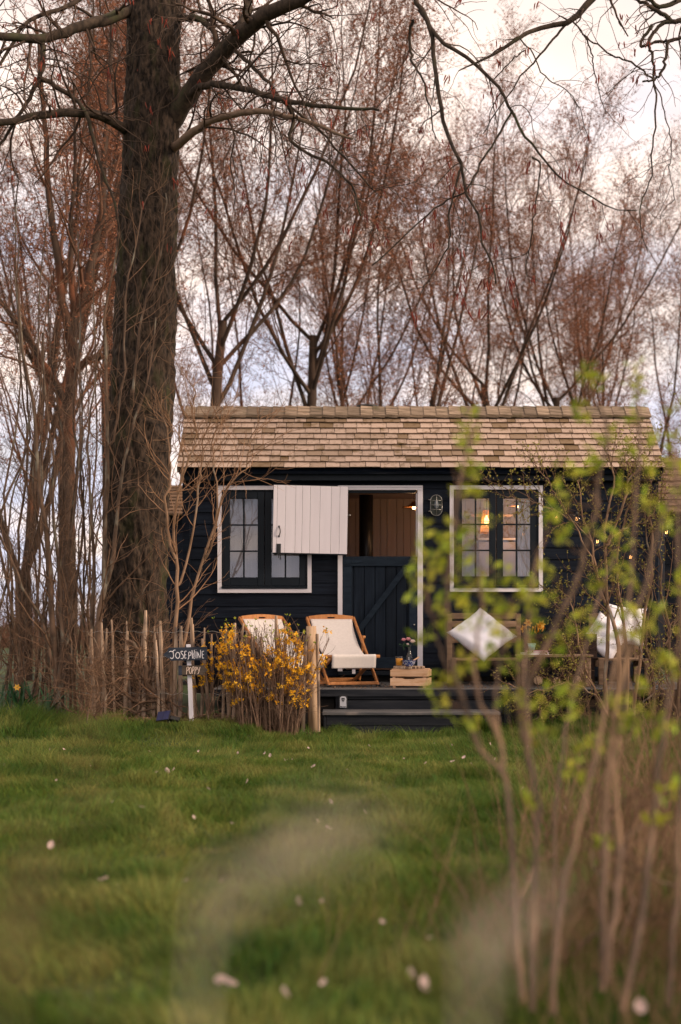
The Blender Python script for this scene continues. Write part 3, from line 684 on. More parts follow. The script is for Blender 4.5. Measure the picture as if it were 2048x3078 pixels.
step = thing('step', 'low black timber step box in front of the deck', 'step', (.65, 13.4, 0))
tx0, tx1 = (969 - CX) * 13.2 / F, (1504 - CX) * 13.2 / F
MB().box(tx0, tx1, 13.18, 13.40, .205, .235, .005).build('tread_board', m_deckb, step)
MB().box(tx0, tx1, 13.405, 13.64, .205, .235, .005).build('tread_board', m_deckb, step)
MB().box(tx0 + .035, tx1 - .035, 13.205, 13.228, .105, .204, .004).build('riser_board', m_riser, step)
MB().box(tx0 + .035, tx1 - .035, 13.207, 13.23, -.03, .102, .004).build('riser_board', m_riser, step)
MB().box(tx0 + .01, tx0 + .033, 13.20, 13.62, -.03, .204, .004).build('side_board', m_riser, step)
MB().box(tx1 - .033, tx1 - .01, 13.20, 13.62, -.03, .204, .004).build('side_board', m_riser, step)
# key safe
kx0 = (1032 - CX) * 13.66 / F; ky = 13.664; kz = CZ + (HY - 2109) * 13.66 / F
ks = thing('key_safe', 'small grey key safe fixed to the deck front above the step', 'key safe', (kx0, ky, kz))
def rrect(hx, z0_, z1_, r, top=True):
    return [(hx, z0_), (hx, z1_ - r)] + [(hx - r + r * math.cos(a), z1_ - r + r * math.sin(a)) for a in np.linspace(.2, math.pi / 2, 4)] + [(-hx + r - r * math.cos(a), z1_ - r + r * math.sin(a)) for a in np.linspace(math.pi / 2, .2, 4)] + [(-hx, z1_ - r), (-hx, z0_)]
MB().prism(rrect(.043, -.062, .064, .03), -.022, .014).build('housing', m_iron, ks, True)
m_ksg = M('grey_cast_metal', (.38, .40, .46), (.45, .47, .52), .5, (30, 30, 30))
MB().prism(rrect(.031, -.056, .052, .022), -.034, -.0225).build('cover', m_ksg, ks, True)
MB().prism([(-.018, .022), (.018, .022), (.013, .036), (-.013, .036)], -.0365, -.0345).box(-.012, .012, -.0365, -.0345, .008, .016).box(-.006, .006, -.0365, -.0345, .002, .005).build('dial', m_iron, ks, True)
lm = MB()
for j, w in enumerate((.009, .006, .007, .005, .007, .008)): lm.box(-.026 + j * .0088, -.026 + j * .0088 + w, -.0363, -.0345, -.052, -.044 + (j == 0) * .004)
lm.build('lettering', m_iron, ks, True)

# ------------------------------------------------------------------ deckchairs
def deckchair(loc, rz, label):
    t = thing('deckchair', label, 'deckchair', loc, rz, 'canvas deckchairs on the deck')
    w = .255
    for s in (-1, 1):
        MB().bar((s * w, .0, .0), (s * w, .94, .690), .022, .040, (0, -1, 1), .006).build('back_rail', m_teak, t, True)
        MB().bar((s * (w - .03), .02, .295), (s * (w - .03), .84, .02), .024, .044, (0, 1, 1), .006).build('seat_rail', m_teak, t, True)
        MB().bar((s * (w + .026), .66, .49), (s * (w + .026), .80, .035), .02, .036, (0, 1, .3), .005).build('prop', m_teak, t, True)
        k_ = MB().tube([(s * (w + .014), .66, .49), (s * (w + .05), .66, .49)], .014, 10); k_.build('pivot_bolt', m_teak, t, True)
        f_ = MB().tube([(s * w, -.01, .0), (s * w, .035, .012)], .022, 8); f_.build('foot_cap', m_iron, t, True)
    # arched head rail with a hand slot
    hr = MB(); n = 12
    top = [(-w + .013 + (2 * w - .026) * i / n, .708 + .02 * math.sin(math.pi * i / n)) for i in range(n + 1)]
    low = [(x_, .657) for x_, z_ in top]
    sl_ = [(-.05, .742), (.05, .742), (.05, .757), (-.05, .757)]
    def seg(i0, i1, lo_, hi_):
        hr.prism([(top[i0][0], lo_(i0)), (top[i1][0], lo_(i1)), (top[i1][0], hi_(i1)), (top[i0][0], hi_(i0))], .905, .93)
    for i in range(n):
        if 5 <= i <= 6: seg(i, i + 1, lambda k: .657, lambda k: .684); seg(i, i + 1, lambda k: .699, lambda k: top[k][1])
        else: seg(i, i + 1, lambda k: .657, lambda k: top[k][1])
    hr.build('head_rail', m_teak, t, True)
    MB().tube([(-w - .015, .018, .302), (w + .015, .018, .302)], .0165, 10).build('front_bar', m_teak, t, True)
    MB().bar((-w, .03, .035), (w, .03, .035), .02, .032, (0, 0, 1), .005).build('lower_bar', m_teak, t, True)
    MB().bar((-w + .02, .82, .04), (w - .02, .82, .04), .022, .042, (0, 0, 1), .005).build('rear_bar', m_teak, t, True)
    # canvas
    pr = resample([(0, .905, .676), (0, .80, .555), (0, .62, .415), (0, .42, .32), (0, .22, .28), (0, .08, .295), (0, .02, .321), (0, -.003, .305), (0, .004, .25), (0, .012, .185)], 40)
    nu = 16; vs_ = []
    for i, p in enumerate(pr):
        for j in range(nu + 1):
            u = j / nu * 2 - 1; hw = w - .028 - .012 * math.sin(min(i / 28, 1) * math.pi)
            sag = -.022 * (1 - u * u) * math.sin(min(i / 28, 1) * math.pi)
            crease = .008 * math.exp(-((u + .28 - .012 * i) / .07) ** 2) * math.sin(min(i / 30, 1) * math.pi)
            vs_.append((u * hw, p[1] + sag * .5 - crease * .6, p[2] + sag + crease))
    fs_ = [(i * (nu + 1) + j, i * (nu + 1) + j + 1, (i + 1) * (nu + 1) + j + 1, (i + 1) * (nu + 1) + j) for i in range(len(pr) - 1) for j in range(nu)]
    o = MB().add(vs_, fs_, True).build('canvas_sling', m_canvas, t, True)
    sol = o.modifiers.new('solid', 'SOLIDIFY'); sol.thickness = .003
    MB().box(-.012, .022, .03, .0315, .13, .185).build('care_tag', m_cush if False else m_blind, t, True)
    return t
deckchair((.135, 14.09, dz), R(15), 'cream canvas deckchair facing the crate, beside the peeled fence post')
deckchair((-.355, 14.12, dz), R(31), 'cream canvas deckchair half hidden behind the yellow forsythia')

# ------------------------------------------------------------------ crate and breakfast things
CRX, CRY, CRR = (1236 - CX) * 14.08 / F, 14.08, R(-11)
cr_ = thing('crate', 'upturned pale pine crate standing on the deck', 'crate', (CRX, CRY, dz), CRR)
hw, hd, hh = .185, .15, .175
for z_ in ((.018, .092), (.108, .172)):
    for s in (-1, 1):
        f_ = MB()
        if z_[0] < .05 and s == -1:
            f_.prism([(-hw, z_[0]), (hw, z_[0]), (hw, z_[1]), (.06, z_[1]), (.05, z_[1] - .01), (-.05, z_[1] - .01), (-.06, z_[1]), (-hw, z_[1])], -hd, -hd + .012)
        else: f_.box(-hw, hw, s * hd - (.012 if s > 0 else 0), s * hd + (.012 if s < 0 else 0), z_[0], z_[1], .002)
        f_.build('slat', m_pine, cr_, True)
        MB().box(s * (hw - .012) - (0.0 if s < 0 else -.0), s * (hw - .012) + .011, -hd + .0125, hd - .0125, z_[0] + .001, z_[1] - .001, .002).build('end_board', m_pine, cr_, True)
for a in (-1, 1):
    for b in (-1, 1): MB().box(a * (hw - .035) - .014, a * (hw - .035) + .014, b * (hd - .028) - .014, b * (hd - .028) + .014, 0, .171).build('corner_post', m_pine, cr_, True)
for j in range(4): MB().box(-hw + .012, hw - .012, -hd + .005 + j * .075, -hd + .068 + j * .075, .1725, .182, .002).build('top_slat', m_pine, cr_, True)
TZ = dz + .182
lg = thing('serving_board', 'round slice of log with striped bark edge lying on the crate', 'board', (CRX - .02, CRY - .02, TZ))
ns = 40; prof = [.155 * (1 + .035 * math.sin(3 * a) + .02 * math.sin(7 * a + 1)) for a in np.linspace(0, 2 * math.pi, ns, endpoint=False)]
be = MB(); be.add([(prof[j] * s_ * math.cos(2 * math.pi * j / ns), prof[j] * s_ * .82 * math.sin(2 * math.pi * j / ns), z_) for s_, z_ in ((.97, 0.001), (1, .004), (1, .021), (.975, .024)) for j in range(ns)], [(i * ns + j, i * ns + (j + 1) % ns, (i + 1) * ns + (j + 1) % ns, (i + 1) * ns + j) for i in range(3) for j in range(ns)])
be.build('bark_edge', m_barke, lg, True)
MB().add([(prof[j] * .975 * math.cos(2 * math.pi * j / ns), prof[j] * .8 * math.sin(2 * math.pi * j / ns), z_) for z_ in (.002, .0245) for j in range(ns)], [tuple(range(ns))[::-1], tuple(range(ns, 2 * ns))]).build('sawn_face', m_slice, lg, True)
BZ = TZ + .0245
gp = ((1200.5 - CX) * 14.02 / F, 14.02, BZ)
gl = thing('juice_glass', 'tumbler of orange juice on the log slice', 'glass', gp)
MB().lathe([(0, .0005), (.031, .0005), (.039, .098), (.0375, .098), (.0305, .008), (0, .008)], 24).build('tumbler', m_clear, gl, True)
MB().lathe([(0, .0085), (.0298, .0085), (.0358, .078), (0, .0785)], 24).build('juice', m_juice, gl, True)
bp_ = ((1230 - CX) * 13.98 / F, 13.98, BZ)
bo = thing('bowl', 'blue and white speckled enamel bowl on the log slice', 'bowl', bp_)
MB().lathe([(0, .001), (.03, .001), (.034, .004), (.058, .028), (.069, .060), (.072, .062), (.068, .062), (.055, .03), (.03, .008), (0, .006)], 32).build('dish', m_bowl, bo, True)
MB().lathe([(.0655, .0625), (.0735, .0628), (.0735, .0600), (.0705, .059)], 32).build('rim', M('blue_rim', (.01, .03, .16), None, .25, spec=.6), bo, True)
sp = thing('wooden_spoon', 'wooden spoon leaning out of the blue bowl', 'spoon', (bp_[0], bp_[1], bp_[2] + .02))
MB().tube([(-.02, 0, .0), (.0, 0, .012), (.045, 0, .04), (.10, 0, .072)], [.006, .006, .0065, .008], 8).build('handle', m_pine, sp, True)
MB().lathe([(0, -.006), (.016, -.004), (.02, .0), (.016, .004), (0, .005)], 12, (-.032, 0, -.004)).build('scoop', m_pine, sp, True)
vp = ((1231 - CX) * 14.12 / F, 14.12, BZ)
bt = thing('bottle_vase', 'small clear glass bottle used as a vase behind the bowl', 'bottle', vp)
MB().lathe([(0, .001), (.028, .001), (.030, .006), (.030, .092), (.026, .108), (.0145, .135), (.013, .150), (.0125, .198), (.0155, .2), (.0155, .212), (.012, .212), (.0115, .15), (.0135, .136), (.025, .106), (.0285, .09), (.0285, .008), (0, .006)], 24).build('glass_body', m_clear, bt, True)
MB().lathe([(0, .0065), (.0278, .0085), (.0278, .075), (0, .0755)], 20).build('water', glassy('water', 1.33, (.95, .93, .88)), bt, True)
wm = MB()
for j in range(5): wm.box(-.012, -.004 + .004 * (j % 2), -.0312, -.0302, .025 + j * .014, .031 + j * .014)
wm.build('lettering', m_letter, bt, True)
ros = thing('rose_bunch', 'bunch of pink and white roses in the glass bottle', 'flowers', (vp[0], vp[1], vp[2] + .2))
m_pinkp = M('pink_rose_petals', (.82, .36, .44), (.86, .58, .62), .6, (30, 30, 30), rand='island', amt=.1, trans=.3); m_whitep = M('white_rose_petals', (.84, .66, .64), (.86, .80, .76), .6, (30, 30, 30), rand='island', amt=.08, trans=.3)
def rose(c, r, mat, nme='rose_bloom'):
    mb = MB()
    for ringn, (rr, n_, tilt) in enumerate(((.25, 3, .1), (.5, 5, .3), (.78, 6, .62), (1.0, 7, .95))):
        for q in range(n_):
            a = 2 * math.pi * (q + .37 * ringn) / n_ + random.uniform(-.2, .2); h = r * (1.05 - .3 * rr)
            d_ = Vector((math.cos(a), math.sin(a), 0)); s_ = Vector((-math.sin(a), math.cos(a), 0)); cc = Vector(c)
            pv = []
            for v_ in (0, .5, 1):
                for u in (-1, 0, 1):
                    wd = r * .55 * (1 - .25 * abs(v_ - .6)) * u * (.5 + .5 * v_ ** .5)
                    pv.append(cc + d_ * (r * (.12 + rr * .8 * math.sin(v_ * (1 + tilt * .5)) - .12 * abs(u) * v_)) + s_ * wd + Vector((0, 0, -r * .35 + h * 1.05 * v_ * math.cos(tilt * v_))))
            mb.add(pv, [(0, 1, 4, 3), (1, 2, 5, 4), (3, 4, 7, 6), (4, 5, 8, 7)], True)
    o = mb.build(nme, mat, ros); return o
for (px, py, dd, r, mt) in ((1214, 1924, 0, .029, m_pinkp), (1228, 1922, .02, .031, m_pinkp), (1241, 1929, -.02, .034, m_whitep), (1226, 1937, -.03, .018, m_whitep)):
    rose(P(px, py, 14.12 + dd), r, mt)
sb = MB()
for (px, py) in ((1214, 1926), (1228, 1926), (1240, 1931), (1226, 1938)):
    q = P(px, py, 14.12); sb.tube([(vp[0], vp[1], vp[2] + .03), (vp[0], vp[1], vp[2] + .19), (q[0], q[1], q[2] - .01)], .0022, 5)
sb.build('stem', m_strap, ros)
pts = np.array([P(1221 + rng.normal(0, 8), 1941 + rng.normal(0, 3), 14.12 + rng.normal(0, .02)) for _ in range(26)])
leaf_obj('foliage', leaves(rng, pts, unit(rng.normal(size=(26, 3)) + [0, 0, .3]), .02, .035, .6), m_strap, ros)

# ------------------------------------------------------------------ seats, planter and table at the far end of the deck
def arm_bench(x0, x1, yb, label, zt):
    t = thing('garden_bench', label, 'bench', ((x0 + x1) / 2, yb, dz), 0, 'weathered teak seats on the deck')
    zs_ = dz + .27
    for z_ in (zt - .065, zt - .15, zt - .235, zt - .32): MB().box(x0 + .04, x1 - .04, yb, yb + .022, z_, z_ + .062, .004).build('back_slat', m_bench, t)
    for j in range(6): MB().box(x0 + .03, x1 - .03, yb - .52 + j * .085, yb - .45 + j * .085, zs_ - .022, zs_, .004).build('seat_slat', m_bench, t)
    for s in (x0, x1 - .05):
        MB().box(s, s + .05, yb + .0, yb + .05, dz, zt - .01, .004).build('leg', m_bench, t); MB().box(s, s + .05, yb - .56, yb - .51, dz, zs_ + .001, .004).build('leg', m_bench, t)
        MB().box(s + .01, s + .04, yb - .509, yb - .001, zs_ - .09, zs_ - .023, .004).build('side_rail', m_bench, t)
    return t
zt = P(0, 1842, 15.12)[2]
arm_bench(P(1345, 0, 15.1)[0], P(1566, 0, 15.1)[0], 15.10, 'weathered teak seat under the lit window, holding a large white cushion', zt)
arm_bench(P(1772, 0, 15.1)[0], P(1920, 0, 15.1)[0], 15.10, 'weathered teak seat behind the budding shrub at the deck end', zt)
def cushion(c, side, th, rot, label, mat=m_cush):
    n = 22; vs_ = []; 
    for sgn in (1, -1):
        for i in range(n + 1):
            for j in range(n + 1):
                u = i / n * 2 - 1; v = j / n * 2 - 1
                pin = 1 - .10 * (abs(u * v) ** 0 * ((1 - abs(u) ** 3) * abs(v) ** 4 + (1 - abs(v) ** 3) * abs(u) ** 4))
                h = (max(0, 1 - u ** 4) * max(0, 1 - v ** 4)) ** .5
                wr = .006 * math.sin(u * 9 + v * 4) + .005 * math.sin(v * 13 - u * 3)
                vs_.append((u * side / 2 * pin, sgn * (th / 2 * h + wr * h), v * side / 2 * pin))
    m_ = (n + 1) ** 2; fs_ = []
    for s_ in range(2):
        for i in range(n):
            for j in range(n): fs_.append((s_ * m_ + i * (n + 1) + j, s_ * m_ + (i + 1) * (n + 1) + j, s_ * m_ + (i + 1) * (n + 1) + j + 1, s_ * m_ + i * (n + 1) + j + 1))
    me = MB().add(vs_, fs_, True).mesh('cushion')
    bm = bmesh.new(); bm.from_mesh(me); bmesh.ops.remove_doubles(bm, verts=bm.verts, dist=.0005); bmesh.ops.recalc_face_normals(bm, faces=bm.faces); bm.to_mesh(me); bm.free()
    o = link('cushion', me, mat); o.location = c; o.rotation_mode = 'YXZ'; o.rotation_euler = rot; tag(o, label, 'cushion', 'pale cushions on the seats'); return o
cushion(P(1449, 1907, 14.78), .53, .17, (R(-40), R(49), R(5)), 'large white cushion with mint marks propped on one corner below the window')
cushion(P(1820, 1915, 14.85), .42, .15, (R(-20), R(33), R(-14)), 'pale lavender cushion leaning behind the budding shrub')
cushion(P(1880, 1880, 14.98), .44, .14, (R(-14), R(8), R(4)), 'upright pale cushion at the back of the farther seat')
# planter trough
pl = thing('planter_box', 'dark brown wooden trough planter between the two seats', 'planter', P(1690, 2050, 14.85))
a0, a1 = P(1588, 0, 14.75)[0], P(1795, 0, 14.75)[0]; pz0, pz1 = P(0, 1980, 14.75)[2], P(0, 1905, 14.75)[2]
for z_ in np.linspace(pz0, pz1, 4)[:-1]: MB().box(a0, a1, 14.75, 14.775, z_ + .001, z_ + (pz1 - pz0) / 3 - .001, .003).build('plank', m_brown, pl); MB().box(a0, a1, 15.02, 15.045, z_ + .001, z_ + (pz1 - pz0) / 3 - .001, .003).build('plank', m_brown, pl)
for a in (a0, a1 - .025): MB().box(a + .001, a + .024, 14.776, 15.019, pz0, pz1 - .003).build('end_panel', m_brown, pl)
MB().box(a0 + .03, a1 - .03, 14.78, 15.015, pz0, pz1 - .04).build('soil', m_soil, pl)
for a in (a0 + .02, a1 - .06):
    for b in (14.78, 14.98): MB().box(a, a + .04, b, b + .04, dz, pz0 - .001).build('leg', m_brown, pl)
daf = thing('daffodil_clump', 'clump of orange yellow daffodils flowering in the trough planter', 'flowers', P(1600, 1905, 14.88))
m_daf = M('daffodil_petals', (.82, .42, .05), (.88, .55, .12), .6, (30, 30, 30), rand='island', amt=.08, trans=.35); m_cor = M('daffodil_trumpets', (.85, .30, .01), (.9, .38, .02), .6, (30, 30, 30), trans=.3)
for (px, py, az) in ((1588, 1872, .1), (1576, 1890, -.5), (1608, 1893, .5), (1620, 1882, .3), (1632, 1888, .8), (1628, 1876, -.2), (1597, 1900, .0), (1616, 1900, .6)):
    c = Vector(P(px, py, 14.82 + random.uniform(0, .1))); face = Vector((math.sin(az), -math.cos(az), .15)).normalized(); ux = face.cross(Vector((0, 0, 1))).normalized(); uy = ux.cross(face)
    mb = MB()
    for q in range(6):
        a = q * math.pi / 3 + random.uniform(-.1, .1); d_ = ux * math.cos(a) + uy * math.sin(a); s_ = -ux * math.sin(a) + uy * math.cos(a)
        mb.add([c, c + d_ * .025 + s_ * .015 + face * .003, c + d_ * .048 - face * .004, c + d_ * .025 - s_ * .015 + face * .003], [(0, 1, 2, 3)])
    bl_ = mb.build('bloom', m_daf, daf)
    tm = MB().lathe([(.006, 0), (.009, .012), (.014, .022)], 10); tm.xf(Matrix.Translation(c) @ Matrix((ux, uy, face)).transposed().to_4x4()); tm.build('trumpet', m_cor, bl_)
    MB().tube([c - face * .002, c - face * .012 + Vector((0, 0, -.01)), Vector((c.x, 14.88, pz1 - .05))], .003, 5).build('stem', m_strap, daf)
lv = np.array([[P(1576 + 60 * rng.random(), 0, 14.86)[0], 14.8 + .15 * rng.random(), pz1 - .05] for _ in range(24)])
d0 = unit(np.stack([rng.normal(0, .25, 24), rng.normal(0, .25, 24), np.ones(24)], 1)); leaf_obj('foliage', leaves(rng, lv, d0, .10, .17, .09, 4), m_strap, daf)
# low table with books and a cup
tb = thing('low_table', 'low dark table with books in front of the trough planter', 'table', P(1660, 2050, 14.2))
b0, b1 = P(1560, 0, 14.2)[0], P(1780, 0, 14.2)[0]; tz = P(0, 1968, 14.2)[2]
for j in range(3): MB().box(b0, b1, 14.12 + j * .13, 14.245 + j * .13, tz - .022, tz, .004).build('top_plank', m_bench, tb)
for a in (b0 + .02, b1 - .07):
    for b in (14.14, 14.43): MB().box(a, a + .05, b, b + .05, dz, tz - .023, .004).build('leg', m_bench, tb)
m_page = M('book_pages', (.74, .70, .66), (.80, .76, .72), .7, (4, 4, 200)); m_pinkc = M('pink_book_cover', (.62, .22, .30), (.66, .28, .36), .5)
def book(c, w, d, h, rz, mat, label):
    t = thing('book', label, 'book', c, rz, 'books on the low table')
    MB().box(-w / 2, w / 2, -d / 2, d / 2, 0, .004).box(-w / 2, w / 2, -d / 2, d / 2, h - .004, h).box(-w / 2, -w / 2 + .003, -d / 2 + .001, d / 2 - .001, .0042, h - .0042).build('cover', mat, t, True)
    MB().box(-w / 2 + .004, w / 2 - .006, -d / 2 + .004, d / 2 - .004, .0045, h - .0045).build('page_block', m_page, t, True)
bx = P(1608, 0, 14.25)[0]
book((bx, 14.25, tz + .0005), .26, .17, .022, R(3), m_trim, 'thick white book lowest on the low table')
book((bx + .02, 14.25, tz + .023), .22, .15, .02, R(-6), m_pinkc, 'pink edged book lying upon the white book')
cp = thing('cup', 'mint green cup tilted on top of the books', 'cup', (bx - .03, 14.25, tz + .0435))
MB().lathe([(0, .001), (.028, .001), (.042, .07), (.040, .07), (.027, .006), (0, .005)], 24).build('beaker', M('mint_glaze', (.32, .62, .55), (.40, .68, .60), .35, spec=.5), cp, True)
for j, (px, py, r_, lab) in enumerate(((1610, 2030, .055, 'thick firewood log on the deck under the low table, nearest the cushioned seat'), (1665, 2032, .045, 'thinner firewood log in the middle under the low table'), (1725, 2030, .055, 'firewood log on the deck under the far end of the low table'))):
    c = P(px, py, 14.55); zc = dz + r_ + .001
    lo = MB().tube([(c[0], 14.34, zc), (c[0] + random.uniform(-.02, .02), 14.6, zc)], r_, 9).build('firewood_log', m_limb)
    tag(lo, lab, 'log', 'firewood under the low table')
    MB().lathe([(0, 0), (r_ * .9, 0), (r_ * .88, .003), (0, .003)], 9).xf(Matrix.Translation((c[0], 14.338, zc)) @ Matrix.Rotation(R(90), 4, 'X')).build('cut_face', m_slice, lo, True)

# ------------------------------------------------------------------ string of bulbs
sl_t = thing('string_lights', 'string of clear festoon bulbs draped through the budding shrub', 'string lights', P(1700, 1550, 13.9))
cab = resample([P(1560, 1400, 15.1), P(1630, 1490, 14.6), P(1684, 1545, 14.1), P(1738, 1553, 13.8), P(1800, 1618, 13.6), P(1900, 1668, 13.5), P(1960, 1640, 13.5), P(2010, 1588, 13.5), P(2090, 1540, 13.6)], 60)
MB().tube([tuple(p) for p in cab], .0035, 5).build('cable', m_iron, sl_t)
for (px, py, d, tilt) in ((1674, 1557, 14.1, .5), (1735, 1562, 13.8, 0), (1797, 1630, 13.6, 0), (1896, 1677, 13.5, .2), (2004, 1602, 13.5, 0)):
    p = Vector(P(px, py, d)); Mx = Matrix.Translation(p) @ Matrix.Rotation(tilt, 4, 'Y')
    b_ = MB().lathe([(.0, -.033), (.014, -.03), (.027, -.018), (.032, 0), (.027, .017), (.014, .03), (.011, .036)], 16); b_.xf(Mx); bo_ = b_.build('bulb', m_clear, sl_t)
    s_ = MB().lathe([(.012, .032), (.014, .034), (.014, .07), (.006, .075)], 10); s_.xf(Mx); s_.build('socket', m_iron, bo_)
    f_ = MB().tube([(-.008, 0, .022), (-.010, 0, -.008), (-.003, .002, .006), (.003, 0, -.008), (.009, 0, .02)], .0022, 5); f_.xf(Mx); f_.build('filament', m_bulb, bo_)

# ------------------------------------------------------------------ neighbouring huts (slivers beyond the trees)
def far_hut(x0, x1, y0, z0, ez, rz_, run, label):
    t = thing('neighbouring_hut', label, 'hut', ((x0 + x1) / 2, y0 + 1.2, z0))
    w = MB(); z = z0 + .35
    w.box(x0, x1, y0 + .02, y0 + 2.2, z, ez).build('wall', m_clad, t)
    wo = t.children[-1]
    while z < ez - .02:
        MB().box(x0 - .004, x1 + .004, y0 - .006, y0 + .018, z + .002, min(z + .14, ez) - .004, .004).build('clapboard', m_clad, wo); z += .14
    r = MB().add([(x0 - .15, y0 - .2, ez - .03), (x1 + .15, y0 - .2, ez - .03), (x1 + .15, y0 + run, rz_), (x0 - .15, y0 + run, rz_), (x0 - .15, y0 + 2.4, ez - .03), (x1 + .15, y0 + 2.4, ez - .03)],
                 [(0, 1, 2, 3), (3, 2, 5, 4), (0, 4, 5, 1), (0, 3, 4), (1, 5, 2)]).build('roof', m_ridge, t)
    n_ = 9; s0 = Vector((0, y0 - .2, ez - .03)); s1 = Vector((0, y0 + run, rz_)); u_ = (s1 - s0) / n_; nn_ = Vector((0, -(s1 - s0).z, (s1 - s0).y)).normalized()
    for i in range(n_):
        a = s0 + u_ * i + nn_ * .028; b = s0 + u_ * (i + 1) + nn_ * .008
        MB().add([(x0 - .16, a.y, a.z), (x1 + .16, a.y, a.z), (x1 + .16, b.y, b.z), (x0 - .16, b.y, b.z), (x0 - .16, a.y + .01, a.z - .026), (x1 + .16, a.y + .01, a.z - .026)], [(0, 1, 2, 3), (4, 5, 1, 0), (0, 3, 4), (1, 5, 2)]).build('shingle_course', m_oldroof, r)
    for a in (x0 + .3, x1 - .3): MB().box(a - .05, a + .05, y0 + .1, y0 + .2, z0, z0 + .349).build('pier', m_skirt, t)
    return t
far_hut(P(365, 0, 21)[0], P(760, 0, 21)[0], 21.0, .1, P(0, 1545, 21)[2], P(0, 1440, 21)[2], 1.0, 'dark hut glimpsed behind the thick trunk')
far_hut(P(2000, 0, 19)[0], P(2000, 0, 19)[0] + 5, 19.0, .1, P(0, 1540, 19)[2], P(0, 1375, 19.9)[2], 1.0, 'dark hut with brown roof glimpsed past the roof end of the main hut')

# ------------------------------------------------------------------ row of bare trees beyond the hut
def far_tree_meshes(seed, H, multi):
    g = np.random.default_rng(seed)
    fork = H * (.40 if not multi else .16)
    r0 = .135
    tr = []
    if multi:
        trunk = one([(0, 0, -.1), (0.02, 0, fork * .5), (0.0, 0, fork)], r0 * 1.15, r0 * .95, 6)
        nl, a0, a1 = 5, R(8), R(36)
    else:
        trunk = one([(0, 0, -.1), (g.normal(0, .05), 0, fork * .5), (g.normal(0, .1), 0, fork), (g.normal(0, .15), g.normal(0, .1), fork * 1.35)], r0, r0 * .6, 9)
        nl, a0, a1 = 7, R(16), R(50)
    limbs = spawn(g, *trunk, nl, .66 if not multi else .8, 1.0, a0, a1, H * .54, H * .68, .48, 14, .06, .12, .2, 0)
    if multi: limbs = spawn(g, *trunk, nl, .8, 1.0, a0, a1, H * .74, H * .86, .48, 14, .055, .085, .18, 0)
    sec = spawn(g, *limbs, 9, .10, .96, R(16), R(44), H * .18, H * .30, .38, 9, .09, .10, .3, .62, .006)
    low = spawn(g, *limbs, 5, .04, .5, R(40), R(80), H * .08, H * .16, .25, 7, .14, .04, .3, .3, .005)
    ter = spawn(g, *sec, 8, .12, 1.0, R(18), R(55), H * .06, H * .13, .5, 6, .14, .07, .4, .4, .005)
    ter2 = spawn(g, *limbs, 16, .3, 1.0, R(20), R(60), H * .05, H * .11, .2, 5, .14, .08, .4, .3, .005)
    low2 = spawn(g, *low, 6, .2, 1.0, R(20), R(60), H * .03, H * .07, .5, 4, .16, .04, .5, .3, .004)
    qua = spawn(g, *ter, 9, .2, 1.0, R(20), R(60), .3, .7, .6, 4, .16, .08, .5, .3, .0035)
    trunk_m = mesh_np('trunk', *tubes([(trunk[0], trunk[1], 9)]))
    limb_ms = [mesh_np('limb', *tubes([(limbs[0][i:i + 1], limbs[1][i:i + 1], 7)])) for i in range(nl)]
    tw = mesh_np('crown', *tubes([(*sec, 4), (*low, 3), (*ter, 3), (*ter2, 3), (*low2, 3), (*qua, 3)]))
    lp = []
    for st, c in ((ter, 5), (ter2, 4), (qua, 3), (low2, 1), (sec, 2)):
        lp.append(along(g, st[0], c, .15, 1))
    p = np.concatenate([a for a, b in lp]); tg = np.concatenate([b for a, b in lp])
    bd = mesh_np('bud', *leaves(g, p, tg, .035, .085, .36, .5, .35), False)
    trunk_m.materials.append(m_farbark)
    for m_ in limb_ms: m_.materials.append(m_farbark)
    tw.materials.append(m_fartwig); bd.materials.append(m_bud)
    return trunk_m, limb_ms, tw, bd
far_kinds = [far_tree_meshes(11, 12.4, False), far_tree_meshes(23, 11.4, True), far_tree_meshes(37, 12.2, False), far_tree_meshes(5, 11.6, True)]
far_spots = [  # px, distance, kind, turn, scale, label
    (70, 23.0, 1, .3, 1.0, 'bare reddish tree leaning behind the hedge at the picture edge farthest from the hut'),
    (330, 25.0, 0, 2.1, 1.0, 'bare reddish tree standing straight behind the thick fissured trunk'),
    (640, 26.0, 2, 4.0, 1.0, 'bare reddish tree behind the start of the ridge beside the thick trunk'),
    (915, 28.0, 0, 0.0, 1.0, 'bare reddish tree with one sturdy forked trunk behind the ridge above the white door leaf'),
    (1195, 30.5, 1, 1.2, 1.0, 'bare reddish tree of several stems behind the ridge above the half door'),
    (1480, 33.0, 2, .6, 1.0, 'bare reddish tree behind the ridge above the lit window'),
    (1695, 35.5, 0, 3.0, 1.0, 'bare reddish tree with a thin straight trunk behind the ridge past the lit window'),
    (1900, 37.5, 3, 5.0, 1.0, 'bare reddish many stemmed tree behind the end of the ridge'),
    (2110, 40.0, 1, 2.0, 1.0, 'bare reddish tree past the roof end of the hut'),
    (770, 34.0, 3, 1.0, .97, 'farther bare tree seen between the thick trunk and the sturdy forked tree'),
    (1340, 38.0, 3, 3.7, .97, 'farther bare tree in the gap above the hut wall lamp'),
    (1060, 36.0, 0, 2.5, .95, 'farther bare tree between the sturdy forked tree and the many stemmed one'),
    (1800, 42.0, 2, 5.5, 1.0, 'farther bare tree showing faintly behind the budding shrub'),
    (190, 31.0, 2, 1.7, .95, 'farther bare tree behind the hazel hedge'),
]
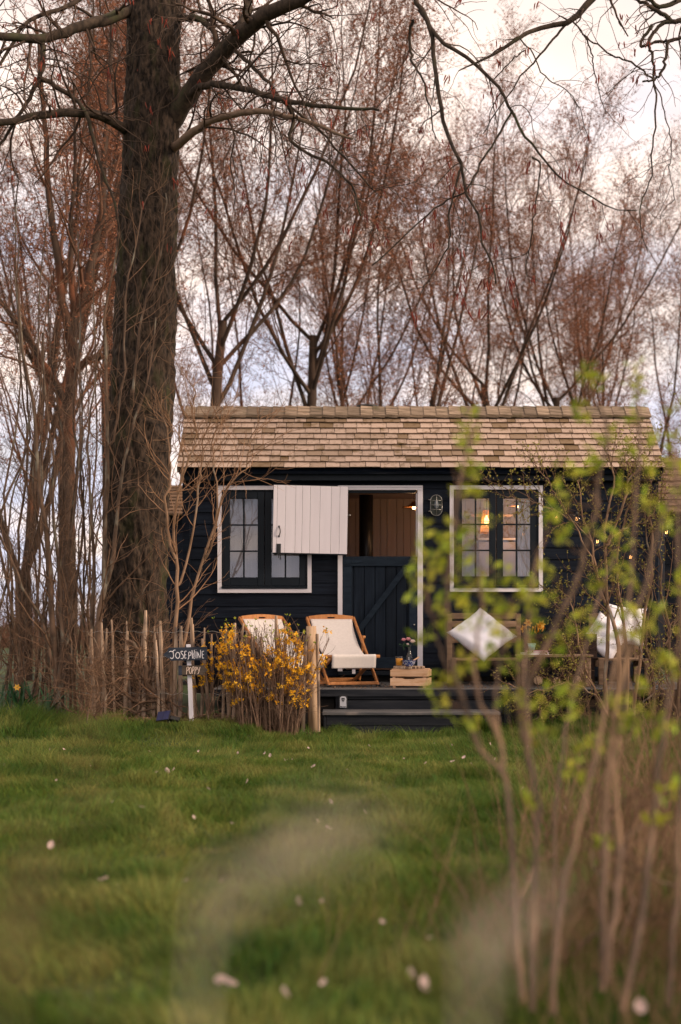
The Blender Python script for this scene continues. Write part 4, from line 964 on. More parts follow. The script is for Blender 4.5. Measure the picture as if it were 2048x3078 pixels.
for px, d, k, rz, s, lab in far_spots:
    t = thing('bare_tree', lab, 'tree', (P(px, 0, d)[0], d, .05), rz, 'row of bare trees behind the hut'); t.scale = (s, s, s)
    tm, lms, tw, bd = far_kinds[k]
    def lk(n, me):
        o = bpy.data.objects.new(n, me); col.objects.link(o); o.parent = t; return o
    lk('trunk', tm)
    for m_ in lms: lk('limb', m_)
    lk('crown', tw); lk('bud', bd)['kind'] = 'stuff'

# far field edge: low hedge line
g = np.random.default_rng(3)
hp_ = np.stack([g.uniform(-40, 45, 5200), g.uniform(55, 60, 5200), np.zeros(5200)], 1)
hd_ = unit(np.stack([g.normal(0, .3, 5200), g.normal(0, .3, 5200), np.ones(5200)], 1))[:, None, :]
stp = hp_[:, None, :] + hd_ * (np.linspace(0, 1, 4)[None, :, None] * g.uniform(1.0, 2.6, 5200)[:, None, None])
tag(tube_obj('far_hedgerow', [(stp, np.full((5200, 4), .03) * np.linspace(1, .3, 4)[None], 3)], m_fartwig), kind='stuff')

# ------------------------------------------------------------------ the big poplar by the fence
BD = 14.45
bx_, by_, _ = P(405, 0, BD)
big = thing('big_poplar', 'thick fissured poplar trunk with spreading limbs beside the hut', 'tree', (bx_, by_, .1))
ctrl = [(403, 2230, 262), (404, 2100, 222), (406, 1950, 198), (408, 1800, 186), (412, 1600, 178), (416, 1400, 175), (425, 1180, 173), (436, 900, 167), (448, 600, 159), (458, 330, 158), (463, 150, 154), (466, 0, 150), (470, -200, 140), (476, -500, 120), (482, -900, 95)]
nA, nZ = 150, 420
cc = resample([(c[0], c[1], c[2]) for c in ctrl], nZ)
ang = np.linspace(0, 2 * np.pi, nA, endpoint=False)
ccx = (cc[:, 0] - CX) * BD / F; ccz = CZ + (HY - cc[:, 1]) * BD / F; rad0 = cc[:, 2] / 2 * BD / F
A_, Z_ = np.meshgrid(ang / (2 * np.pi), ccz)
wob = (vnoise(A_ * 8, Z_ * 1.6, 21, 8) - .5) * .055
u = (A_ + wob) 
def ridge(n, zs_, seed): 
    v = vnoise(u * n, Z_ * zs_, seed, n); return 1 - np.abs(2 * v - 1)
rg = .6 * ridge(30, 3.6, 5) ** 1.3 + .4 * ridge(54, 8.0, 9)
plates = vnoise(u * 40, Z_ * 16, 31, 40)
disp = (rg - .5) * .058 + (plates - .5) * .026 + (vnoise(A_ * 3, Z_ * .8, 41, 3) - .5) * .05
damp = 1.0 - .35 * smooth((Z_ - 4) / 4)
RR = rad0[:, None] + disp * damp
Vt = np.stack([ccx[:, None] + RR * np.cos(A_ * 2 * np.pi), BD + RR * np.sin(A_ * 2 * np.pi), Z_], -1).reshape(-1, 3)
i_ = np.arange(nZ - 1)[:, None] * nA; j_ = np.arange(nA)[None]; j2_ = (j_ + 1) % nA
Ft = np.stack([i_ + j_, i_ + j2_, i_ + nA + j2_, i_ + nA + j_], -1).reshape(-1, 4)
link('trunk', mesh_np('trunk', Vt, [Ft], False), m_bark, big)
g = np.random.default_rng(17)
def path(l): return [P(*p) for p in l]
bl = {}
limb_specs = [
    ('R1', [(505, 380, 14.45), (560, 300, 14.3), (620, 215, 14.1), (690, 135, 13.9), (760, 70, 13.7), (850, 20, 13.5), (940, -25, 13.3), (1060, -110, 13.1), (1160, -140, 12.9), (1225, -90, 12.8), (1255, -20, 12.8)], .105, .028, m_limb),
    ('R1b', [(692, 130, 13.9), (722, 85, 13.9), (745, 40, 14.0), (752, -30, 14.1), (760, -160, 14.3)], .055, .03, m_limb),
    ('R2', [(560, 300, 14.3), (610, 258, 14.0), (690, 258, 13.8), (780, 280, 13.6), (860, 302, 13.4), (960, 318, 13.2), (1050, 325, 13.1), (1140, 332, 13.0)], .040, .012, m_limb),
    ('R3', [(520, 450, 14.4), (560, 415, 14.1), (620, 370, 13.9), (700, 345, 13.7), (790, 335, 13.5), (880, 352, 13.4), (960, 378, 13.3), (1060, 420, 13.2)], .048, .012, m_palelimb),
    ('R4', [(780, 280, 13.6), (850, 300, 13.5), (884, 350, 13.5), (872, 420, 13.5), (930, 460, 13.4), (1000, 500, 13.3), (1060, 570, 13.3), (1085, 650, 13.3)], .024, .008, m_limb),
    ('R5', [(690, 140, 13.9), (740, 180, 13.8), (800, 240, 13.7), (850, 300, 13.6), (950, 380, 13.5), (1050, 490, 13.4), (1130, 580, 13.4)], .022, .007, m_limb),
    ('R6', [(540, 55, 14.4), (590, 55, 14.2), (640, 90, 14.0), (660, 150, 14.0), (690, 210, 13.9)], .04, .014, m_limb),
    ('L1', [(420, 25, 14.4), (330, 55, 14.2), (240, 80, 14.0), (130, 115, 13.8), (30, 112, 13.7), (-100, 98, 13.6), (-300, 60, 13.4)], .062, .03, m_limb),
    ('L2', [(390, 400, 14.45), (355, 378, 14.2), (290, 345, 14.0), (200, 340, 13.9), (120, 345, 13.8), (50, 362, 13.7), (-60, 372, 13.6), (-200, 360, 13.5)], .052, .028, m_limb),
    ('L1b', [(122, 117, 13.8), (132, 170, 13.8), (118, 235, 13.8), (80, 310, 13.8), (30, 390, 13.8), (-10, 450, 13.8)], .030, .012, m_limb),
    ('L1c', [(118, 235, 13.8), (190, 275, 13.9), (255, 330, 13.9), (280, 420, 13.9), (310, 520, 13.9), (345, 610, 13.9), (362, 720, 13.9)], .026, .010, m_limb),
    ('L3', [(380, -60, 14.4), (300, -40, 14.2), (200, 20, 14.0), (90, 60, 13.8), (20, 160, 13.7), (-40, 260, 13.6)], .03, .012, m_limb),
    ('H1', [(1235, -70, 12.8), (1255, 10, 12.8), (1288, 70, 12.7), (1305, 180, 12.7), (1320, 300, 12.6), (1335, 380, 12.6), (1370, 460, 12.5), (1388, 500, 12.5), (1402, 580, 12.5), (1432, 640, 12.4), (1450, 720, 12.4), (1480, 790, 12.4), (1495, 850, 12.4)], .024, .007, m_limb),
    ('H2', [(1262, 30, 12.8), (1300, 90, 12.7), (1350, 140, 12.6), (1430, 195, 12.5), (1500, 265, 12.4), (1535, 330, 12.4), (1570, 400, 12.4), (1620, 460, 12.3), (1680, 530, 12.3), (1760, 580, 12.3), (1850, 628, 12.2), (1920, 632, 12.2)], .020, .004, m_limb),
    ('H4', [(1240, 60, 12.8), (1232, 130, 12.9), (1240, 190, 12.9), (1270, 240, 12.9), (1290, 320, 12.9), (1310, 420, 13.0)], .016, .005, m_limb),
    ('H5', [(1480, 250, 12.5), (1530, 190, 12.5), (1580, 150, 12.5), (1540, 180, 12.4), (1545, 175, 12.4)], .006, .003, m_limb),
    ('H6', [(1388, 500, 12.5), (1370, 560, 12.5), (1350, 650, 12.5), (1345, 740, 12.5), (1290, 840, 12.5), (1265, 880, 12.5)], .012, .004, m_limb),
    ('H7', [(1540, 330, 12.4), (1490, 420, 12.4), (1440, 500, 12.4), (1400, 575, 12.4), (1330, 610, 12.5), (1250, 680, 12.5), (1120, 800, 12.5)], .010, .006, m_limb),
    ('H8', [(1600, 470, 12.4), (1625, 500, 12.4), (1610, 600, 12.4), (1600, 700, 12.4), (1585, 780, 12.5), (1583, 830, 12.5)], .009, .003, m_limb),
]
for nm, pl_, r0, r1, mt in limb_specs:
    q = one(path(pl_), r0, r1, 26, .006, g); bl[nm] = q
    tube_obj('limb', [(*q, 9)], mt, big)
def stack(keys):
    return np.concatenate([bl[k][0] for k in keys]), np.concatenate([bl[k][1] for k in keys])
main = stack(['R2', 'R3', 'R4', 'R5', 'R6', 'L1', 'L2', 'L1b', 'L1c', 'L3', 'R1b', 'R1'])
hang = stack(['H1', 'H2', 'H4', 'H6', 'H7', 'H8'])
tw1 = spawn(g, *main, 14, .12, 1.0, R(30), R(85), .5, 1.4, .34, 10, .20, -.03, .3, .4, .0045)
tw2 = spawn(g, *tw1, 5, .2, 1.0, R(25), R(70), .25, .6, .6, 7, .22, -.05, .5, .3, .0028)
hw1 = spawn(g, *hang, 9, .15, 1.0, R(30), R(85), .25, .85, .4, 9, .2, -.04, .4, .4, .0032)
hw2 = spawn(g, *hw1, 3, .3, 1.0, R(25), R(70), .12, .34, .6, 6, .22, -.06, .5, .3, .0022)
ep = along(g, one([P(440, 700, BD - .32), P(420, 1500, BD - .36)], .01, .01, 8)[0], 10, 0, 1)
tube_obj('crown', [(*tw1, 5), (*tw2, 4), (*hw1, 4), (*hw2, 3)], m_twig, big)
def catkins(g, p, l0, l1, r=.006):
    q = len(p); n = 5; pts = np.empty((q, n, 3)); pts[:, 0] = p; d = unit(np.stack([g.normal(0, .3, q), g.normal(0, .3, q), -np.ones(q)], 1)); ln = g.uniform(l0, l1, q)
    for j in range(1, n): pts[:, j] = pts[:, j - 1] + d * (ln / (n - 1))[:, None]; d = unit(d + np.stack([g.normal(0, .2, q), g.normal(0, .2, q), -.2 * np.ones(q)], 1))
    return pts, np.array([.5, 1, 1, .8, .3])[None] * g.uniform(r * .7, r * 1.2, q)[:, None]
def clustered(g, st, m, c):
    i = g.choice(len(st[0]), m, replace=False) if m < len(st[0]) else np.arange(len(st[0]))
    p = st[0][i, -1]; return np.repeat(p, c, 0) + g.normal(0, .018, (len(p) * c, 3))
cat = catkins(g, np.concatenate([clustered(g, tw2, 120, 3), clustered(g, hw2, 34, 4), clustered(g, hw1, 10, 4)]), .05, .11)
extra = np.concatenate([np.array([P(x, y, 12.4 + g.normal(0, .05)) for x, y in ((1452, 835), (1460, 845), (1470, 838), (1478, 850), (1530, 830), (1535, 845), (1540, 835), (1525, 855), (1410, 925), (1440, 925), (1470, 935), (1388, 895), (1395, 898))])])
cat2 = catkins(g, np.repeat(extra, 2, 0) + g.normal(0, .012, (len(extra) * 2, 3)), .06, .12, .0065)
o = tube_obj('catkin', [(*cat, 5), (*cat2, 5)], m_catkin, big); o['kind'] = 'stuff'

# another tree whose limbs reach in from beside the picture
ot = thing('overhanging_tree', 'tree outside the view whose bare limbs hang in over the roof end', 'tree', (5.6, 13.2, .1))
oq = [one([(5.6, 13.2, 0), (5.55, 13.2, 3), (5.5, 13.1, 6), (5.35, 13.0, 8.5), (5.3, 13, 11)], .26, .14, 14, 0, g)]
tube_obj('trunk', [(*oq[0], 12)], m_limb, ot)
ol = {}
for nm, pl_, r0, r1 in [
    ('T1', [(2750, -420, 13.1), (2500, -300, 12.9), (2200, -190, 12.6), (1960, -110, 12.4), (1830, -50, 12.3), (1778, 0, 12.3), (1720, 60, 12.3), (1640, 78, 12.3), (1560, 112, 12.2), (1490, 160, 12.2), (1430, 190, 12.2), (1380, 212, 12.2)], .052, .005),
    ('T2', [(1722, 58, 12.3), (1680, 95, 12.3), (1620, 170, 12.3), (1580, 215, 12.3), (1520, 300, 12.3), (1450, 400, 12.3)], .012, .004),
    ('T3', [(2500, -300, 12.9), (2200, -80, 12.3), (2050, 0, 12.2), (1985, 20, 12.1), (1930, -20, 12.1), (1890, -60, 12.1)], .03, .012),
    ('T4', [(2200, -80, 12.3), (2120, 20, 12.1), (2040, 65, 12.0), (1990, 40, 12.0), (1945, 15, 12.0), (1900, -10, 12.0)], .028, .014),
    ('T5', [(2040, 60, 12.0), (1980, 80, 12.0), (1950, 130, 12.0), (1962, 180, 12.0), (1965, 235, 12.0)], .018, .009),
    ('T6', [(1960, 75, 12.0), (1920, 140, 12.0), (1990, 120, 12.0), (2010, 130, 12.0), (2060, 100, 12.0)], .014, .008),
    ('T7', [(2060, 110, 12.0), (2010, 130, 12.0), (2000, 190, 12.0), (1985, 225, 12.0), (1965, 240, 12.0), (1930, 245, 12.0)], .016, .008),
    ('T8', [(1965, 240, 12.0), (1972, 330, 12.0), (1965, 430, 12.0), (1955, 540, 12.0), (1930, 600, 12.0), (1925, 680, 12.0), (1948, 760, 12.0)], .009, .003),
    ('T9', [(1965, 240, 12.0), (1995, 330, 12.0), (2018, 430, 12.0), (2015, 520, 12.0), (2030, 600, 12.0)], .006, .003),
    ('T10', [(1965, 238, 12.0), (1900, 190, 12.0), (1830, 160, 12.0), (1760, 110, 12.1), (1720, 62, 12.2)], .009, .006),
    ('T11', [(1720, 62, 12.3), (1770, 130, 12.2), (1785, 200, 12.2), (1800, 280, 12.2), (1820, 340, 12.2)], .008, .003),
    ('T12', [(1560, 112, 12.2), (1600, 160, 12.2), (1640, 230, 12.2), (1700, 270, 12.2), (1740, 320, 12.2), (1770, 420, 12.2)], .007, .003)]:
    q = one(path(pl_), r0, r1, 24, .006, g); ol[nm] = q; tube_obj('limb', [(*q, 8)], m_limb, ot)
st_ = (np.concatenate([ol[k][0] for k in ol]), np.concatenate([ol[k][1] for k in ol]))
o1 = spawn(g, *st_, 6, .3, 1.0, R(30), R(80), .2, .8, .4, 9, .2, -.04, .4, .4, .003)
o2 = spawn(g, *o1, 2, .3, 1.0, R(25), R(70), .12, .34, .6, 6, .22, -.06, .5, .3, .002)
tube_obj('crown', [(*o1, 4), (*o2, 3)], m_twig, ot)
o = tube_obj('catkin', [(*catkins(g, clustered(g, o2, 22, 2), .05, .09), 5)], m_catkin, ot); o['kind'] = 'stuff'

# slender tree behind the hedge
lt = thing('slender_tree', 'slim brown tree with a forked stem rising behind the hazel hedge', 'tree', P(205, 2050, 19.5))
tq = one(path([(205, 2070, 19.5), (212, 1800, 19.5), (205, 1560, 19.4), (208, 1350, 19.4), (212, 1180, 19.3), (218, 1030, 19.3)]), .105, .08, 16, .01, g)
tube_obj('trunk', [(*tq, 10)], m_farbark, lt)
lls = []
for pl_, r0, r1 in [([(218, 1040, 19.3), (190, 930, 19.2), (175, 780, 19.2), (150, 600, 19.1), (140, 420, 19.1), (125, 250, 19), (110, 60, 19)], .07, .02),
                    ([(218, 1040, 19.3), (232, 950, 19.4), (262, 840, 19.4), (288, 740, 19.5), (310, 600, 19.5), (315, 430, 19.5), (330, 250, 19.5), (335, 60, 19.5)], .08, .025),
                    ([(214, 1130, 19.3), (260, 1080, 19.2), (310, 1070, 19.1), (360, 1040, 19.0)], .05, .025),
                    ([(210, 1240, 19.3), (150, 1120, 19.2), (80, 1010, 19.2), (0, 900, 19.1), (-80, 800, 19.0)], .05, .02),
                    ([(218, 1035, 19.3), (220, 900, 19.2), (215, 700, 19.1), (225, 480, 19), (220, 250, 18.9)], .05, .015)]:
    q = one(path(pl_), r0, r1, 16, .012, g); lls.append(q); tube_obj('limb', [(*q, 7)], m_farbark, lt)
ls_ = (np.concatenate([q[0] for q in lls]), np.concatenate([q[1] for q in lls]))
l1_ = spawn(g, *ls_, 14, .1, 1.0, R(20), R(55), .9, 2.2, .45, 9, .12, .05, .3, .4, .006)
l2_ = spawn(g, *l1_, 6, .15, 1.0, R(20), R(60), .3, .9, .5, 6, .16, .05, .4, .4, .004)
l3_ = spawn(g, *l2_, 3, .2, 1.0, R(20), R(60), .15, .4, .5, 4, .16, .02, .5, .4, .003)
tube_obj('crown', [(*l1_, 4), (*l2_, 3), (*l3_, 3)], m_fartwig, lt)
pa = [along(g, s[0], c, .1, 1) for s, c in ((l2_, 5), (l3_, 3))]
leaf_obj('bud', leaves(g, np.concatenate([a for a, b in pa]), np.concatenate([b for a, b in pa]), .03, .06, .4, .5, .3), m_bud, lt)

# ------------------------------------------------------------------ hazel hedge: every clump a shrub with its stems
def shrub(name, label, cat, group, g, base, stems, mt_s, mt_t, t1=(6, .35, 1.0), t2=3, leaf=None, up=.04, tw_r=.3, l1=(.3, .9), wob=.16, k=7):
    "stems: list of (points, r0, r1)"
    t = thing(name, label, cat, base, 0, group)
    qs = []
    for pts, r0, r1 in stems:
        q = one(pts, r0, r1, 18, .010, g); qs.append(q); tube_obj('stem', [(*q, k)], mt_s, t)
    s = (np.concatenate([q[0] for q in qs]), np.concatenate([q[1] for q in qs]))
    a = spawn(g, *s, t1[0], t1[1], t1[2], R(20), R(62), l1[0], l1[1], tw_r, 9, wob, up, .4, .4, .0035)
    b = spawn(g, *a, t2, .2, 1.0, R(20), R(60), l1[0] * .4, l1[1] * .5, .6, 6, wob, up, .5, .3, .0022)
    tube_obj('crown', [(*a, 4), (*b, 3)], mt_t, t)
    if leaf:
        mt, c, s0, s1 = leaf; pa = [along(g, a[0], c, .2, 1), along(g, b[0], c, .1, 1)]
        leaf_obj('foliage', leaves(g, np.concatenate([x for x, y in pa]), np.concatenate([y for x, y in pa]), s0, s1, .6, .5, .2), mt, t)
    return t
g = np.random.default_rng(29)
def rise(px, d, top, lean, r):
    "one wavering stem from the ground at px up to photo row top"
    x0 = P(px, 0, d)[0]; z0 = float(gh(x0, d)); z1 = P(0, top, d)[2]; n = 6; out = []
    for i in range(n):
        f = i / (n - 1); out.append((x0 + lean * f ** 1.4 + (g.normal(0, .05) if 0 < i else 0), d + (g.normal(0, .08) if i else 0), z0 - .05 + (z1 - z0) * f))
    return (out, r, r * .3)
HZ = 'hazel clumps of the hedge'
hz_specs = [
    ('leaning bare hazel clump at the dark start of the hedge over the daffodil leaves', 20, 14.6, [(-40, 900, -.2, .03), (0, 1150, .3, .028), (30, 700, .1, .03), (60, 1300, -.3, .022), (75, 1050, .35, .02)]),
    ('bare hazel clump rising just behind the strappy daffodil leaves', 95, 15.2, [(80, 800, -.1, .032), (95, 1000, .15, .026), (110, 620, .05, .028), (125, 1350, .4, .02), (70, 1400, -.4, .02)]),
    ('bare hazel clump with pale lichen stems beside the daffodil leaves', 165, 14.0, []),
    ('bare hazel clump in the middle of the hedge before the slender tree', 215, 14.9, [(190, 850, -.1, .03), (210, 1050, .12, .028), (228, 680, .1, .03), (240, 1250, .3, .022), (250, 950, .0, .024)]),
    ('grey forked hazel clump pressed against the thick trunk', 300, 13.75, []),
    ('thin hazel clump between the slender tree and the thick trunk', 270, 15.4, [(255, 1000, -.05, .024), (270, 760, .05, .026), (285, 1150, .12, .02), (262, 1300, -.2, .018), (300, 900, .1, .02)]),
    ('low tangle of bare hazel shoots behind the fence by the thick trunk', 420, 14.0, [(330, 1780, -.1, .016), (370, 1830, .1, .016), (410, 1700, .1, .018), (450, 1800, .15, .016), (480, 1720, .1, .016), (500, 1850, .2, .014)]),
    ('dense far hazel clump filling the hedge at its outer end', -30, 16.6, [(-60, 700, -.1, .03), (-20, 900, .1, .03), (20, 560, .2, .03), (50, 1100, .3, .025), (100, 820, .2, .028), (140, 1200, .2, .024)]),
    ('far hazel clump behind the forked stem of the slender tree', 170, 17.2, [(120, 1200, -.2, .022), (150, 900, .1, .026), (185, 1350, .2, .022), (230, 1000, .1, .022), (260, 1300, .3, .02), (320, 1150, .2, .02)]),
]
hz_specs += [
    ('low brown brush in front of the fence below the forked grey hazel', 260, 13.1, [(200, 1990, -.2, .012), (230, 1930, .1, .012), (250, 1980, .2, .012), (275, 1900, -.1, .012), (300, 1960, .2, .012), (320, 1990, -.2, .012)]),
    ('low brown brush behind the fence below the thick trunk', 390, 13.55, [(340, 1990, -.2, .012), (360, 1930, .2, .012), (385, 1960, -.1, .012), (410, 1900, .1, .012), (430, 1980, -.3, .012), (450, 2000, -.2, .012)]),
    ('low brown brush behind the daffodil leaves', 60, 14.3, [(-30, 1800, -.2, .014), (0, 1750, .1, .014), (35, 1820, .2, .014), (70, 1700, -.2, .014), (100, 1800, .2, .014), (130, 1760, .1, .014), (-50, 1700, .2, .014)]),
    ('dark brush closing the far side of the hedge', 40, 16.0, [(-60, 1750, -.2, .016), (-10, 1700, .1, .016), (40, 1720, .2, .016), (90, 1650, -.2, .016), (140, 1700, .2, .016), (190, 1680, .1, .016), (240, 1720, .2, .016)]),
]
for lab, px, d, sp_ in hz_specs:
    st = [rise(*[a[0], d + g.uniform(-.25, .25), a[1], a[2], a[3] * .62]) for a in sp_]
    if px == 165:
        st = [(path([(172, 2190, 13.95), (166, 2000, 13.95), (160, 1880, 13.9), (152, 1750, 13.9), (140, 1600, 13.85), (122, 1480, 13.8), (112, 1330, 13.8), (100, 1200, 13.8), (70, 1050, 13.7), (55, 850, 13.7)]), .036, .010),
              (path([(178, 2080, 13.95), (188, 1950, 13.9), (182, 1800, 13.9), (175, 1680, 13.9), (160, 1540, 13.8), (165, 1400, 13.8), (140, 1250, 13.8), (130, 1000, 13.8)]), .024, .007),
              (path([(162, 2010, 13.95), (140, 1930, 13.9), (120, 1850, 13.9), (60, 1760, 13.8), (20, 1650, 13.8), (-40, 1560, 13.7)]), .022, .008),
              (path([(170, 2000, 13.95), (215, 1880, 13.9), (208, 1800, 13.9), (190, 1700, 13.9), (225, 1560, 13.9), (240, 1300, 13.9), (235, 1050, 13.9)]), .020, .006)]
    if px == 300:
        st = [(path([(290, 2160, 13.75), (292, 2000, 13.75), (298, 1870, 13.75), (318, 1760, 13.75), (315, 1640, 13.75), (318, 1500, 13.7), (322, 1350, 13.7), (325, 1180, 13.7), (320, 1000, 13.7), (330, 850, 13.7), (360, 700, 13.7)]), .036, .008),
              (path([(318, 1760, 13.75), (340, 1700, 13.7), (346, 1600, 13.7), (358, 1500, 13.7), (372, 1400, 13.7), (385, 1330, 13.7), (420, 1220, 13.7), (450, 1120, 13.7), (470, 950, 13.75)]), .024, .006),
              (path([(285, 2170, 13.8), (278, 1950, 13.8), (285, 1750, 13.8), (280, 1600, 13.8), (272, 1480, 13.8), (265, 1340, 13.8), (280, 1200, 13.8), (300, 1050, 13.8)]), .022, .006),
              (path([(322, 1350, 13.7), (345, 1320, 13.68), (352, 1250, 13.66), (370, 1150, 13.64), (375, 1000, 13.64), (385, 850, 13.64), (410, 740, 13.64), (425, 640, 13.66), (455, 560, 13.7)]), .014, .005),
              (path([(400, 1180, 13.9), (415, 1050, 13.85), (430, 930, 13.85), (468, 830, 13.85), (490, 700, 13.9), (500, 580, 13.9)]), .014, .006)]
    low = sp_ and sp_[0][1] > 1650; thin = px in (260, 390)
    shrub('hazel_shrub', lab, 'shrub', HZ, g, P(px, 2170, d), st, m_stem, m_stemtwig, (13 if not low else 12, .08, 1.0), 4, None, .06 if not low else .0, .3, (.4, 1.1) if not low else (.25, .6), .15)
# sparse olive leaf specks on the hedge
# strappy daffodil leaves at the hedge foot
dl = thing('daffodil_plant', 'dark strappy daffodil leaves with one orange yellow bloom at the hedge foot', 'plant', P(80, 2150, 13.9))
q = 70; base = np.array([P(g.uniform(-20, 150), 0, 13.9 + g.uniform(-.25, .35)) for _ in range(q)]); base[:, 2] = .12
d_ = unit(np.stack([g.normal(0, .45, q), g.normal(0, .35, q), np.ones(q)], 1)); pts = base[:, None] + np.zeros((1, 7, 1))
for j in range(1, 7): pts[:, j] = pts[:, j - 1] + d_ * .07; d_ = unit(d_ + np.array([0, 0, -.14]) + g.normal(0, .05, (q, 3)))
Vs = []; w_ = unit(np.cross(d_, [0, 0, 1.0]))[:, None, :] * (np.array([.007, .010, .011, .011, .009, .006, .001])[None, :, None])
Vb = np.stack([pts - w_, pts + w_], 2).reshape(-1, 3); bi = (np.arange(q) * 14)[:, None] + (np.arange(6) * 2)[None]; bi = bi.ravel()
leaf_obj('foliage', (Vb, [np.stack([bi, bi + 1, bi + 3, bi + 2], 1)]), m_strap, dl)
c = Vector(P(52, 2066, 13.6)); mb = MB()
for k in range(6):
    a = k * math.pi / 3; mb.add([c, c + Vector((.016 * math.cos(a) - .012 * math.sin(a), -.004, .016 * math.sin(a) + .012 * math.cos(a))), c + Vector((.036 * math.cos(a), .0, .036 * math.sin(a))), c + Vector((.016 * math.cos(a) + .012 * math.sin(a), -.004, .016 * math.sin(a) - .012 * math.cos(a)))], [(0, 1, 2, 3)])
mb.build('bloom', m_daf, dl); MB().tube([c, (c.x, c.y + .02, c.z - .1), (c.x + .05, c.y + .25, .12)], .004, 5).build('stem', m_strap, dl)
# cut coppice stump with curved stubs by the sign
cs = [(path([(497, 2110, 13.4), (470, 2085, 13.35), (440, 2045, 13.3), (428, 1990, 13.3), (415, 1950, 13.3), (385, 1925, 13.3)]), .03, .016), (path([(497, 2110, 13.4), (455, 2098, 13.3), (440, 2060, 13.3), (470, 1990, 13.35), (480, 1960, 13.4), (470, 1890, 13.4)]), .022, .010),
      (path([(500, 2100, 13.4), (420, 2110, 13.2), (340, 2060, 13.15), (260, 2020, 13.1), (235, 1980, 13.1)]), .014, .006), (path([(500, 2110, 13.4), (400, 2140, 13.2), (330, 2070, 13.2), (300, 1960, 13.2), (262, 1900, 13.2)]), .012, .006),
      (path([(505, 2110, 13.4), (520, 2150, 13.1), (560, 2165, 12.95)]), .018, .012), (path([(498, 2110, 13.4), (480, 2030, 13.4), (430, 1960, 13.4), (440, 1930, 13.4), (455, 1945, 13.4)]), .022, .016)]
shrub('coppice_stump', 'cut coppice stump with curled brown shoots beside the name sign', 'stump', None, g, P(497, 2170, 13.4), cs, m_stem, m_stemtwig, (9, .1, 1.0), 4, None, .0, .35, (.25, .8), .2)

# golden shrub standing before the hut's end
gs = [(path([(512, 2110, 13.35), (522, 2000, 13.35), (528, 1900, 13.35), (535, 1790, 13.35), (528, 1680, 13.35), (522, 1600, 13.35), (535, 1480, 13.35), (548, 1380, 13.35), (540, 1280, 13.35)]), .024, .007),
      (path([(535, 1760, 13.35), (560, 1700, 13.4), (585, 1560, 13.4), (600, 1450, 13.4), (605, 1380, 13.4), (625, 1290, 13.4), (660, 1220, 13.4)]), .013, .004),
      (path([(545, 1960, 13.45), (570, 1850, 13.5), (580, 1780, 13.5), (610, 1690, 13.5), (640, 1600, 13.45), (655, 1500, 13.45), (645, 1420, 13.4), (640, 1340, 13.4), (660, 1260, 13.4)]), .017, .005),
      (path([(610, 1690, 13.5), (640, 1630, 13.4), (665, 1500, 13.35), (700, 1440, 13.3), (738, 1415, 13.3), (745, 1370, 13.3), (757, 1300, 13.3), (790, 1240, 13.3)]), .010, .0035),
      (path([(528, 1680, 13.35), (505, 1600, 13.3), (500, 1500, 13.3), (515, 1400, 13.3), (500, 1300, 13.3), (480, 1200, 13.3)]), .016, .006),
      (path([(535, 1480, 13.35), (560, 1400, 13.3), (590, 1330, 13.3), (580, 1230, 13.3), (590, 1150, 13.3)]), .012, .005)]
shrub('golden_shrub', 'golden brown bare shrub twigging up over the hut wall and roof by the window', 'shrub', None, g, P(515, 2160, 13.4), gs, m_goldst, m_goldtw, (16, .3, 1.0), 5, None, .07, .36, (.25, .8), .11)

# ------------------------------------------------------------------ chestnut paling fence
fe = thing('paling_fence', 'rough chestnut paling fence on wire with a peeled end post', 'fence', (-1.4, 13.3, .1))
def fx(px): return 13.38 - .22 * smooth((px - 200) / 750)
px = 285.0
while px < 915:
    d = float(fx(px)) + random.uniform(-.025, .025); top = 1880 + random.uniform(-32, 48) - (14 if px < 480 else 0)
    x0 = P(px, 0, d)[0]; z0 = float(gh(x0, d)); z1 = P(0, top, d)[2]; w = random.uniform(.011, .025)
    lx, ly = random.uniform(-.06, .06), random.uniform(-.05, .05); n = 6; pts = []
    for i in range(n): f = i / (n - 1); pts.append((x0 + lx * f + random.uniform(-.006, .006), d + ly * f, z0 - .06 + (z1 - z0 + .06) * f))
    mb = MB().tube(pts, [w * random.uniform(.85, 1.1) for _ in range(n - 1)] + [w * .6], 6, True, False)
    mb.build('pale', m_pale, fe); px += random.choice((13, 16, 19, 22, 26, 30, 18))
pp = [P(943, 2200, 13.12), P(942, 2080, 13.12), P(939, 1980, 13.12), P(936, 1882, 13.12)]
MB().tube(pp, [.051, .049, .048, .046], 14).build('end_post', m_post, fe)
MB().tube([P(958, 2200, 13.1), P(957, 2060, 13.1), P(954, 1905, 13.1)], [.016, .017, .014], 6, True, False).build('pale', m_pale, fe)
for z_ in (.28, .62, .86):
    wp = [(P(p, 0, float(fx(p)))[0], float(fx(p)) - .028 - .004 * math.sin(p * .21), z_ + .12 + .008 * math.sin(p * .13)) for p in range(250, 930, 6)]
    MB().tube(wp, .0022, 4).build('wire', m_galv, fe)

